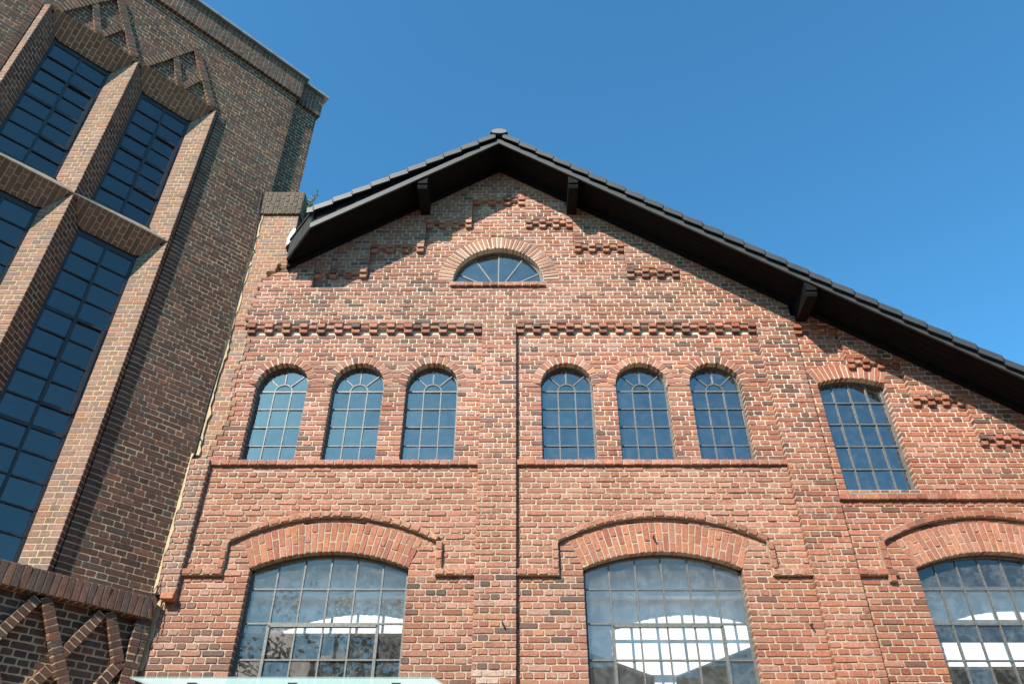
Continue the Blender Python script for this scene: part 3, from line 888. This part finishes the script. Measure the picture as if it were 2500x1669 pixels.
# ================================================================== PATCHED PIER BETWEEN TOWER AND HALL
pier = thing('brick_pier', 'narrow patched brick pier with dark soldier brick cap between tower and gable', 'pier', (-4.1, 0, 0))
pb, pm = Brickwork(), MB()
SW = 0.03
def st_l(z): return -4.42
def st_r(z): return strip_edge(z) - .004 if z < 10.25 else -3.70
lay(pb, pm, HF, ZR(84), 29, CO, st_l, st_r, (), 0.012, depth=0.22, tint=strip_tint, rough=0.7, anchor=-4.4, rec=0.005, gap=0.014)
lay(pb, pm, HF, ZR(113), 30, CO, st_l, st_r, (), SW, depth=0.25, tint=strip_tint, rough=0.7, anchor=-4.4, rec=0.005, gap=0.014)
zc0 = ZR(143)
pcore = pm.build('shaft', 'tower_mortar', pier)
pb.build(pcore, ['tower_brick'], limit=300)
# right flank and back of the free-standing top
m = MB(); m.box(WORLD, (-4.40, 0.171, 9.6), (-3.712, 0.55, zc0)); m.build('core', 'tower_mortar', pier)
FK = Frame((-3.70, -SW, 0), (0, 1, 0), (0, 0, 1))
pb2, pm2 = Brickwork(), MB()
lay(pb2, pm2, FK, ZR(128), 15, CO, 0.004, 0.60, (), 0.0, depth=0.1, tint=tower_tint, rough=0.9)
po = pm2.build('flank', 'tower_mortar', pier); pb2.build(po, ['tower_brick'])
# cap of upright bricks
pb3, pm3 = Brickwork(), MB()
CF = Frame((0, 0, 0), (0, 0, 1), (-1, 0, 0))           # u=z v=-x w=-y
lay(pb3, pm3, CF, 3.674, 10, 0.0777, zc0, zc0 + .53, (), SW + .045, depth=0.2, tint=lambda x, z: tint_k(rnd.uniform(.8, 1.1), (0.10, 0.078, 0.060)), rough=1.0, gap=0.009)
CK = Frame((-3.70 + .045 - .02, -SW - .015, 0), (0, 0, 1), (0, -1, 0), (1, 0, 0))
lay(pb3, pm3, CK, -0.70, 9, 0.0777, zc0, zc0 + .53, (), 0.0, depth=0.1, tint=tower_tint)
m = MB(); co = pm3.build('cap', 'dark_mortar', pier); pb3.build(co, ['tower_brick'], name='cap_brick')
m = MB(); m.box(WORLD, (-4.42, -SW - .03, zc0 + .01), (-3.73, 0.55, zc0 + .525)); m.build('cap_core', 'cement', pier)
m = MB(); m.prism(HF, [(-3.79, 10.66), (-3.701, 10.64), (-3.700, 11.02), (-3.735, 11.03), (-3.775, 10.93), (-3.80, 10.78)], SW - .004, SW + .006); m.build('paint_patch', 'white_paint', pier, label='white paint patch on the brick')
m = MB(); m.prism(HF, [(-4.43, 11.45), (-4.385, 11.45), (-4.375, 11.76), (-4.42, 11.78)], SW, SW + .052); m.build('paint_patch', 'white_paint', pier)
# lime fillet in the corner with the tower
m = MB(); pts = []
zz = 4.0
while zz < 11.9:
    w_ = rnd.uniform(.0, .055); pts.append((zz, w_)); zz += rnd.uniform(.05, .14)
for (za, wa), (zb_, wb_) in zip(pts, pts[1:]):
    e = -4.315 if za > 6.69 else (-4.365 if za > 4.86 else -4.285)
    m.prism(HF, [(-4.48, za), (e + wa * .8, za), (e + wb_ * .8, zb_), (-4.48, zb_)], -0.02, SW + .012 if za > 6.69 else (PW + .006 if za > 4.86 else .012))
m.build('lime_fillet', 'tower_mortar', pier)

# ================================================================== TOWER
q_ = math.sqrt(.5)
DD = np.array([q_, q_, 0]); NN = np.array([q_, -q_, 0]); P0 = np.array([-4.385, -.1, 0])
TF = Frame(P0, DD, (0, 0, 1))                          # u along the face, w outwards
def tp(s, n, z): p = P0 + DD * s + NN * n; return (p[0], p[1], z)
tower = thing('brick_tower', 'dark brown brick tower with tall steel windows between pointed brick piers', 'building', tuple(P0 + DD * -2.5))
TL = -6.2                                              # left end
tb_, tm = Brickwork(), MB()
ZB0, ZB1 = 4.546, 4.790                                # projecting soldier band
RN, GN = 0.08, -0.18                                   # ridge and glass planes
UPT, UPG, UPB, MID = 12.93, 12.59, 10.07, 9.80         # upper window: ridge top, glass top, glass bottom, sill edge
LOG, LOB = 9.48, 4.85
def bay(z): return (-4.11, -0.985) if ZB1 < z < 12.95 else None
nr = int((14.62 - ZB1) / CO) + 1
lay(tb_, tm, TF, ZB1, nr, CO, TL, 0.14, (bay,), 0.0, tint=tower_tint, rough=0.75, anchor=-0.985, rec=0.004, gap=0.0125)
# stacked header strips beside the end piers
hs = lambda i, lo, hi: []
lay(tb_, tm, TF, ZB1, 103, CO, -1.11, -0.985, (), 0.016, tint=tower_tint, rough=0.7, joints=hs, rec=0.005, gap=0.0125)
lay(tb_, tm, TF, ZB1, 103, CO, -4.11, -4.0, (), 0.016, tint=tower_tint, rough=0.7, joints=hs, rec=0.005, gap=0.0125)
# recessed wall behind the lattice, and the narrow strip at the corner
lay(tb_, tm, TF, 0.0, 57, ZB0 / 57, TL, -0.09, (), -0.05, tint=tower_tint, rough=0.9, anchor=-0.09, rec=0.004)
lay(tb_, tm, TF, 0.0, 57, ZB0 / 57, -0.09, 0.085, (), 0.05, depth=.22, tint=tower_tint, rough=0.8, joints=lambda i, a, b: [0.03] if i % 2 else [], rec=0.004)
# corner section set back on the right
lay(tb_, tm, TF, 9.0, 71, CO, 0.14, 0.66, (), -0.10, depth=.3, tint=tower_tint, rough=0.75, anchor=0.14, rec=0.004, gap=0.0125)
twall = tm.build('wall', 'tower_mortar', tower)
tb_.build(twall, ['tower_brick'])

# --- pointed piers
XD, YD = np.array([1.0, 0, 0]), np.array([0, 1.0, 0])
WD = (RN - GN) * math.sqrt(2)
RID = [-3.92, -2.545, -1.19]
def pj(i, lo, hi): return [WD * .5] if i % 2 == 0 else [WD / 3, WD * 2 / 3]
def splay(rs, bright, zones, parent):
    bw, mo = Brickwork(), MB()
    if bright:   # faces the camera: from the glass (left) to the ridge (right)
        fr = Frame(P0 + DD * (rs - (RN - GN)) + NN * GN, XD, (0, 0, 1))
        def depthfrac(u): return u / WD
    else:        # turned away: from the ridge to the glass
        fr = Frame(P0 + DD * rs + NN * RN, YD, (0, 0, 1))
    for (zr1, zg1, zg0, zr0) in zones:
        def lim(z):
            k = 0.0
            if z > zg1: k = (z - zg1) / (zr1 - zg1)
            if z < zg0: k = (zg0 - z) / (zg0 - zr0)
            return min(1, max(0, k)) * WD
        n = int((zr1 - zr0) / CO) + 1
        if bright: lay(bw, mo, fr, zr0, n, CO, lambda z: lim(z) if z < zr1 else None, WD - .004, (), 0.0, depth=0.10, tint=sunlit_pier_tint, rough=0.6, joints=pj, rec=0.004, gap=0.0125, minpiece=.03)
        else: lay(bw, mo, fr, zr0, n, CO, 0.004, lambda z: WD - lim(z) if z < zr1 else None, (), 0.0, depth=0.10, tint=tower_tint, rough=0.6, joints=pj, rec=0.004, gap=0.0125, minpiece=.03)
    return bw, mo
ZONES = [(UPT, UPG, UPB, MID), (MID - .001, LOG, LOB, ZB1)]
piers = []
for i, rs in enumerate(RID):
    mo_all, bws = MB(), []
    if i > 0: b1, m1 = splay(rs, True, ZONES, tower); bws.append(b1); mo_all.add(m1.v, m1.f)
    if i < 2: b1, m1 = splay(rs, False, ZONES, tower); bws.append(b1); mo_all.add(m1.v, m1.f)
    # short returns of the end piers
    if i == 2:
        fr = Frame(P0 + DD * rs + NN * RN, YD, (0, 0, 1)); bw = Brickwork(); mo = MB()
        lay(bw, mo, fr, ZB1, 103, CO, 0.004, RN * math.sqrt(2) - .012, (), 0.0, depth=.06, tint=tower_tint, rough=.6, joints=hs, rec=.004, gap=.0135); bws.append(bw); mo_all.add(mo.v, mo.f)
    if i == 0:
        fr = Frame(P0 + DD * (rs - RN), XD, (0, 0, 1)); bw = Brickwork(); mo = MB()
        lay(bw, mo, fr, ZB1, 103, CO, 0.012, RN * math.sqrt(2) - .004, (), 0.0, depth=.06, tint=sunlit_pier_tint, rough=.6, joints=hs, rec=.004, gap=.0135); bws.append(bw); mo_all.add(mo.v, mo.f)
    po = mo_all.build('pier', 'tower_mortar', tower)
    allb = Brickwork()
    for b_ in bws: allb.b.extend(b_.b)
    allb.build(po, ['tower_brick'], name='pier_brick', limit=110)
# soffits of both window rows, bricks laid across
WIN = [(-3.66, -2.805, -3.92, -2.545), (-2.285, -1.45, -2.545, -1.19)]
for (g0, g1, o0, o1) in WIN:
    for (zr, zg) in ((UPT, UPG), (MID - .004, LOG)):
        dz, dn = zr - zg, RN - GN; L = math.hypot(dz, dn)
        u = (NN * dn + np.array([0, 0, 1]) * dz) / L
        fr = Frame(P0 + NN * GN + np.array([0, 0, zg]), u, -DD)       # v = -s
        bw, mo = Brickwork(), MB()
        def vmin(v, g0=g0, g1=g1, o0=o0, o1=o1, L=L):
            s = -v; k = 0
            if s < g0: k = (g0 - s) / (g0 - o0)
            if s > g1: k = (s - g1) / (o1 - g1)
            return min(1, k) * L
        n = int(round((o1 - o0) / CO)); p = (o1 - o0) / n
        lay(bw, mo, fr, -o1, n, p, vmin, L - .004, (), 0.0, depth=.08, tint=lambda x, z: tint_k(rnd.uniform(.8, 1.2), (0.20, 0.105, 0.075)), rough=.8, rec=.006, gap=.014, minpiece=.05)
        so = mo.build('soffit', 'tower_mortar', tower); bw.build(so, ['tower_brick'], name='soffit_brick', limit=60)
        # backing so that nothing shows through the joints
    for (zr, zg) in ((MID, UPB), (ZB1, LOB)):
        m = MB(); a = [tp(o0 + .004, RN - .004, zr + .005), tp(o1 - .004, RN - .004, zr + .005), tp(g1, GN, zg), tp(g0, GN, zg)]
        b = [(x, y, z - .02) for x, y, z in a]
        m.add(a + b, [[0, 1, 2, 3], [7, 6, 5, 4], [0, 4, 5, 1], [1, 5, 6, 2], [2, 6, 7, 3], [3, 7, 4, 0]])
        m.build('sill', 'sill_stone', tower)
    # windows
    for (z0, z1, nr_, thick) in ((UPB, UPG, 8, [4]), (LOB, LOG, 14, [4, 9])):
        fz = GN - 0.035
        mull = (g0 + g1) / 2
        ho = 0.085                                                   # head board
        m = frame_ob(tower, TF, [(g0 - .02, z0 - .02), (g1 + .02, z0 - .02), (g1 + .02, z1 + .06), (g0 - .02, z1 + .06)], 0.055, fz - .04, fz + .02, 'dark_steel')
        hbm = MB(); hbm.box(TF, (g0, z1 - ho, fz - .03), (g1, z1 + .05, fz + .012)); hbm.build('head_board', 'dark_steel', m)
        zt = z1 - ho + .01
        rows = [z0 + (zt - z0) * k / nr_ for k in range(nr_ + 1)]
        bar_ob(m, TF, (mull, z0), (mull, zt), 0.035, fz - .02, fz + .022, 'dark_steel', 'mullion')
        for k in range(1, nr_): bar_ob(m, TF, (g0, rows[nr_ - k]), (g1, rows[nr_ - k]), 0.05 if k in thick else 0.02, fz - .018, fz + .02, 'dark_steel')
        for k in range(nr_):
            for a, b in ((g0 + .04, mull), (mull, g1 - .04)):
                pane(m, TF, [(a, rows[k]), (b, rows[k]), (b, rows[k + 1]), (a, rows[k + 1])], fz - .004, 'tower_glass')
        # one opening light on the right-hand side
        a, b = mull, g1 - .05; za, zb2 = (rows[nr_ - 6], rows[nr_ - 2]) if nr_ == 8 else (rows[nr_ - 8], rows[nr_ - 4])
        cm = MB()
        for p, q in (((a, za), (a, zb2)), ((b, za), (b, zb2)), ((a, zb2), (b, zb2)), ((a, za), (b, za))): cm.bar(TF, p, q, 0.045, fz - .01, fz + .034)
        cm.build('casement', 'dark_steel', m)
# --- soldier band
m = MB(); m.box(TF, (TL, ZB0 + .004, -0.3), (0.07, ZB1 - .003, RN - .004)); bo = m.build('soldier_band', 'tower_mortar', tower)
n = int((0.075 - TL) / 0.0785)
for k in range(n):
    b = 0.075 - k * .0785; a = b - .0785
    vs, fs = brick_geo(TF, [(a + .005, ZB0), (b - .005, ZB0), (b - .005, ZB1 + rnd.uniform(-.004, .004)), (a + .005, ZB1)], RN + .012, -0.08, 0.9)
    mb = MB(); mb.add(vs, fs, tint_k(rnd.uniform(.75, 1.2), rnd.choice([(0.13, 0.072, 0.052), (0.095, 0.066, 0.054), (0.15, 0.076, 0.052)]))); mb.build('band_brick', 'tower_brick', bo)
# --- raised ribs: bricks on edge along a line
def rib(parent, a, b, wid, w0, w1, pitch=0.0755, name='rib_brick', t0=0, rough=.8):
    dx, dz = b[0] - a[0], b[1] - a[1]; L = math.hypot(dx, dz); ux, uz = dx / L, dz / L
    fr = Frame(P0 + DD * a[0] + np.array([0, 0, a[1]]), DD * ux + np.array([0, 0, uz]), DD * -uz + np.array([0, 0, ux]))
    m = MB(); m.box(fr, (0, -wid / 2 + .004, w0), (L, wid / 2 - .004, w1 - .004)); m.build('rib_mortar', 'tower_mortar', parent)
    n = max(1, round(L / pitch)); p = L / n
    for k in range(n):
        vs, fs = brick_geo(fr, [(k * p + .006, -wid / 2), ((k + 1) * p - .006, -wid / 2), ((k + 1) * p - .006, wid / 2), (k * p + .006, wid / 2)], w1, w0, rough)
        q = MB(); q.add(vs, fs, tower_tint()); q.build(name, 'tower_brick', parent)
def group_part(name, parent):
    o = bpy.data.objects.new(name, None); C.objects.link(o); o.parent = parent
    o.matrix_parent_inverse = PINV[parent.name]; PINV[o.name] = Matrix.Identity(4); return o
for ds in (0, -1.365):
    g = group_part('triangle_relief', tower)
    A = (-1.865 + ds, 14.10); zb = 13.0
    rib(g, (-2.44 + ds, zb), (A[0] - .03, A[1] - .04), .13, -.02, .055)
    rib(g, (A[0] + .02, A[1]), (-1.265 + ds, zb), .13, -.02, .058)
    rib(g, (-2.075 + ds, 13.58), (-1.85 + ds, zb), .11, -.02, .052)
    rib(g, (-1.795 + ds, zb + .02), (-1.615 + ds, 13.44), .11, -.02, .050)
lat = group_part('lattice', tower)
for k in range(0, 8):
    s = -0.43 - 0.70 * k
    for zt in (4.53, ):
        rib(lat, (s + .03, zt), (s + .72, zt - 1.75 * .69) if k else (s + .285, zt - .5), .115, -.08, 0.055, name='lattice_brick')
    # left-falling arms, broken by the right-falling ones
    rib(lat, (s - .05, zt - .03), (s - .325, zt - .54), .115, -.08, 0.051, name='lattice_brick')
    rib(lat, (s - .40, zt - .70), (s - .68, zt - 1.19), .115, -.08, 0.051, name='lattice_brick')
rib(lat, (-0.125, 4.04), (-0.36, 3.62), .115, -.08, 0.051, name='lattice_brick')
# --- parapet of upright bricks, metal coping
ZP, ZC = 14.61, 15.19
UPF = Frame(P0, (0, 0, 1), -DD)
bw, mo = Brickwork(), MB()
pt = lambda x, z: tint_k(rnd.uniform(.75, 1.2), rnd.choice([(0.105, 0.066, 0.048), (0.085, 0.060, 0.048), (0.13, 0.072, 0.05)]))
n = int((0.185 - TL) / 0.0785)
lay(bw, mo, UPF, -0.185, n, 0.0785, ZP, ZC, (), 0.065, depth=.2, tint=pt, rough=.8, rec=.004, gap=.0125)
lay(bw, mo, UPF, -0.70, 6, 0.0785, ZP, ZC, (), -0.045, depth=.3, tint=pt, rough=.8, rec=.004, gap=.0125)
po = mo.build('parapet', 'dark_mortar', tower); bw.build(po, ['tower_brick'], name='parapet_brick')
s = 0.245
while s > TL:
    m = MB(); e = max(TL, s - 2.0); m.box(TF, (e + .004, ZC + .002, -0.4), (s, ZC + .075, 0.125)); m.build('coping', 'zinc', tower)
    m = MB(); m.box(TF, (e - .01, ZC + .0, -0.4), (e + .03, ZC + .079, 0.129)); m.build('coping_joint', 'zinc', tower); s = e
m = MB(); m.box(TF, (0.25, ZC + .002, -0.6), (0.775, ZC + .072, 0.02)); m.build('coping', 'zinc', tower)
# --- body behind the skins: side and rear, so that the tower is a solid block
m = MB(); m.box(TF, (TL, 0.0, -7.0), (0.655, ZC, -6.8)); m.build('rear_wall', 'inner_dark', tower)
m = MB(); m.box(TF, (0.44, 0.0, -6.8), (0.655, ZC, -0.405)); m.build('side_wall', 'tower_mortar', tower)
m = MB(); m.box(TF, (TL - .2, 0.0, -7.0), (TL, ZC, -0.02)); m.build('side_wall', 'tower_mortar', tower)
m = MB(); m.box(TF, (TL, ZC - .1, -6.8), (0.5, ZC, -0.2)); m.build('roof', 'inner_dark', tower)
m = MB(); m.box(TF, (TL + .1, 9.62, -6.8), (0.3, 9.78, -0.4)); m.build('floor_slab', 'inner_dark', tower)

# ================================================================== CABLE, PLANT, CANOPY
def tube(mb, pts, r, k=6):
    rings = []
    for i, p in enumerate(pts):
        p = np.array(p); a = np.array(pts[max(0, i - 1)]); b = np.array(pts[min(len(pts) - 1, i + 1)])
        t = (b - a) / np.linalg.norm(b - a); x = np.cross(t, (0.3, 0.9, 0.2)); x /= np.linalg.norm(x); y = np.cross(t, x)
        rr = r[i] if isinstance(r, list) else r
        rings.append([tuple(p + rr * (math.cos(2 * math.pi * j / k) * x + math.sin(2 * math.pi * j / k) * y)) for j in range(k)])
    vs = [v for g in rings for v in g]; fs = []
    for i in range(len(pts) - 1):
        for j in range(k): fs.append([i * k + j, i * k + (j + 1) % k, (i + 1) * k + (j + 1) % k, (i + 1) * k + j])
    fs.append(list(range(k))[::-1]); fs.append([(len(pts) - 1) * k + j for j in range(k)])
    mb.add(vs, fs)
cab = thing('conductor_cable', 'thin black cable running down the corner between tower and hall', 'cable', (-4.33, -0.1, 3.3))
for off, zlo in ((0.0, 4.6), (0.035, 3.2)):
    pts = []
    for k in range(40):
        z = 11.86 - (11.86 - zlo) * k / 39
        x = np.interp(z, [3.2, 4.8, 5.9, 6.9, 9.2, 10.6, 11.3, 11.9], [-4.33, -4.30, -4.345, -4.345, -4.325, -4.325, -4.36, -4.40]) - off
        y = -(SW + .03) if z < 11.25 else -(SW + .085)
        if z < 5.0: y = -(SW + .03) - min(.17, (5.0 - z) * .6)
        if z < 4.53: y = -0.13
        pts.append((x + math.sin(z * 3.1) * .006, y, z))
    m = MB(); tube(m, pts, 0.0075 if off == 0 else 0.005); m.build('cable', 'cable', cab)
for z in (10.55, 8.75, 7.02, 5.55):
    x = np.interp(z, [3.2, 4.8, 5.9, 6.9, 9.2, 10.6, 11.3, 11.9], [-4.33, -4.30, -4.345, -4.345, -4.325, -4.325, -4.36, -4.40])
    m = MB(); tube(m, [(x - .03, -SW + .01, z + .03), (x, -SW - .045, z), (x + .045, -SW - .03, z - .05)], .008); m.build('clip', 'cable', cab)

def leaf_mat(name, c):
    m, n, l, p = base_mat(name)
    at = mk(n, 'ShaderNodeAttribute', attribute_name='tint')
    col = mixc(n, l, 1.0, c, at.outputs['Color'], 'MULTIPLY'); l.new(col, p.inputs['Base Color'])
    p.inputs['Roughness'].default_value = 0.55
    tr = n.new('ShaderNodeBsdfTranslucent'); l.new(col, tr.inputs['Color'])
    mx = n.new('ShaderNodeMixShader'); mx.inputs[0].default_value = 0.3
    l.new(p.outputs[0], mx.inputs[1]); l.new(tr.outputs[0], mx.inputs[2])
    l.new(mx.outputs[0], n['Material Output'].inputs['Surface']); return m
M['leaf'] = leaf_mat('leaf', (0.075, 0.11, 0.035))
M['pale_leaf'] = leaf_mat('pale_leaf', (0.22, 0.26, 0.09))
def leaf(mb, p, d, size, tint):
    d = np.array(d); d /= np.linalg.norm(d); s = np.cross(d, (rnd.gauss(0, 1), rnd.gauss(0, 1), rnd.gauss(0, 1))); s /= (np.linalg.norm(s) + 1e-6)
    p = np.array(p); nrm = np.cross(d, s)
    mb.add([tuple(p), tuple(p + d * size * .5 + s * size * .28 + nrm * size * .06), tuple(p + d * size), tuple(p + d * size * .5 - s * size * .28 + nrm * size * .06)], [[0, 1, 2, 3]], tint)
weed = thing('weed', 'small leafy weed sprouting behind the pier cap beside the eave', 'plant', (-3.655, 0.06, 11.40))
m = MB(); lf = MB()
for k in range(3):
    tip = np.array((-3.53 + (k - 1) * .045, 0.04, 11.86 + .06 * k - .10 * (k == 0))); base = np.array((-3.655, 0.06, 11.40))
    pts = [tuple(base + (tip - base) * t + np.array((math.sin(t * 3) * .02, 0, 0))) for t in np.linspace(0, 1, 6)]
    tube(m, pts, .005, 5)
    for t in np.linspace(.25, 1, 9):
        p = base + (tip - base) * t
        for q in range(2): leaf(lf, p, (rnd.uniform(-1, 1), rnd.uniform(-1, .5), rnd.uniform(-.2, .9)), rnd.uniform(.045, .075), (rnd.uniform(.7, 1.4),) * 3)
m.build('stem', 'bark', weed); lf.build('foliage', 'pale_leaf', weed)

can = thing('glass_canopy', 'frosted glass canopy sheet projecting below the left large window', 'canopy', (-2.3, -0.6, 3.6))
m = MB()
fz, bz = 3.625, 3.74
a = [(-3.84, -1.2, fz), (-0.835, -1.2, fz), (-0.70, -0.09, bz), (-3.84, -0.09, bz)]
m.add(a + [(x, y, z + .016) for x, y, z in a], [[3, 2, 1, 0], [4, 5, 6, 7], [0, 1, 5, 4], [1, 2, 6, 5], [2, 3, 7, 6], [3, 0, 4, 7]]); m.build('pane', 'canopy_glass', can)
for x in (-3.27, -2.26, -1.22):
    m = MB(); m.box(WORLD, (x - .045, -1.06, fz - .03), (x + .045, -0.97, fz - .004)); cl = m.build('clip', 'dark_steel', can)
    m = MB(); tube(m, [(x, -1.0, fz - .03), (x, -0.1, bz - .10)], .018, 8); m.build('arm', 'dark_steel', can)

# ================================================================== WHAT THE LARGE WINDOWS MIRROR: trees and a house across the yard, lengthened to block low sky
def tree(name, label, base, h, cr, seed, nleaf=5200):
    g = random.Random(seed); t = thing(name, label, 'tree', base, group='trees across the yard')
    b = np.array(base); m = MB()
    top = b + np.array((g.uniform(-.4, .4), g.uniform(-.4, .4), h * .8))
    tube(m, [tuple(b + (top - b) * k / 6 + np.array((math.sin(k) * .08, math.cos(k * 1.3) * .08, 0)) * (k > 0)) for k in range(7)], [.19 - .024 * k for k in range(7)], 8)
    ends = []
    for k in range(16):
        z = h * g.uniform(.35, .8); a = g.uniform(0, 6.28); r = cr * g.uniform(.55, 1.0) * (1 - max(0, z / h - .55))
        p0 = b + (top - b) * (z / (h * .8) * .95); p1 = b + np.array((math.cos(a) * r, math.sin(a) * r, z + h * g.uniform(.08, .22)))
        tube(m, [tuple(p0), tuple((p0 + p1) / 2 + np.array((0, 0, .12))), tuple(p1)], [.06, .035, .012], 6); ends.append(p1)
        for j in range(4):
            e = p1 + np.array((g.gauss(0, .8), g.gauss(0, .8), g.gauss(.1, .6))); tube(m, [tuple((p0 + p1) / 2), tuple(e)], [.02, .006], 5); ends.append(e)
    m.build('trunk', 'bark', t)
    lf = MB()
    for i in range(nleaf):
        c = ends[g.randrange(len(ends))]; p = c + np.array((g.gauss(0, .42), g.gauss(0, .42), g.gauss(0, .34)))
        leaf(lf, p, (g.gauss(0, 1), g.gauss(0, 1), g.gauss(-.3, .7)), g.uniform(.12, .26), (g.uniform(.6, 1.4),) * 3)
    lf.build('crown', 'leaf', t)
tree('broadleaf_tree', 'tall broadleaf tree mirrored in the left large window', (-6.6, -16.5, 0), 11.4, 3.6, 3)
tree('broadleaf_tree', 'slender broadleaf tree mirrored in the middle large window', (7.4, -17.5, 0), 9.6, 2.2, 5, 3200)
house = thing('brick_house', 'brown brick house with a row of windows across the yard, lengthened to block low sky', 'building', (8, -22, 0))
m = MB(); m.box(WORLD, (-34, -30, 0), (44, -21.0, 8.4)); m.build('wall', 'house_brick', house)  # mirrored house, its length stretched to cut low sky light on the facade
m = MB(); m.prism(Frame((-34.5, 0, 0), (0, -1, 0), (0, 0, 1), (1, 0, 0)), [(20.5, 8.4), (20.5, 8.55), (25.5, 11.0), (30.5, 8.4)], 0, 79); m.build('roof', 'tile', house)
for k in range(26):
    x = -32 + k * 2.9
    m = MB(); m.box(WORLD, (x, -21.02, 5.4), (x + 1.7, -20.93, 7.5)); w = m.build('window', 'white_paint', house)
    m = MB(); m.box(WORLD, (x + .12, -20.94, 5.55), (x + 1.58, -20.91, 7.35)); m.build('pane', 'dark_steel', w)
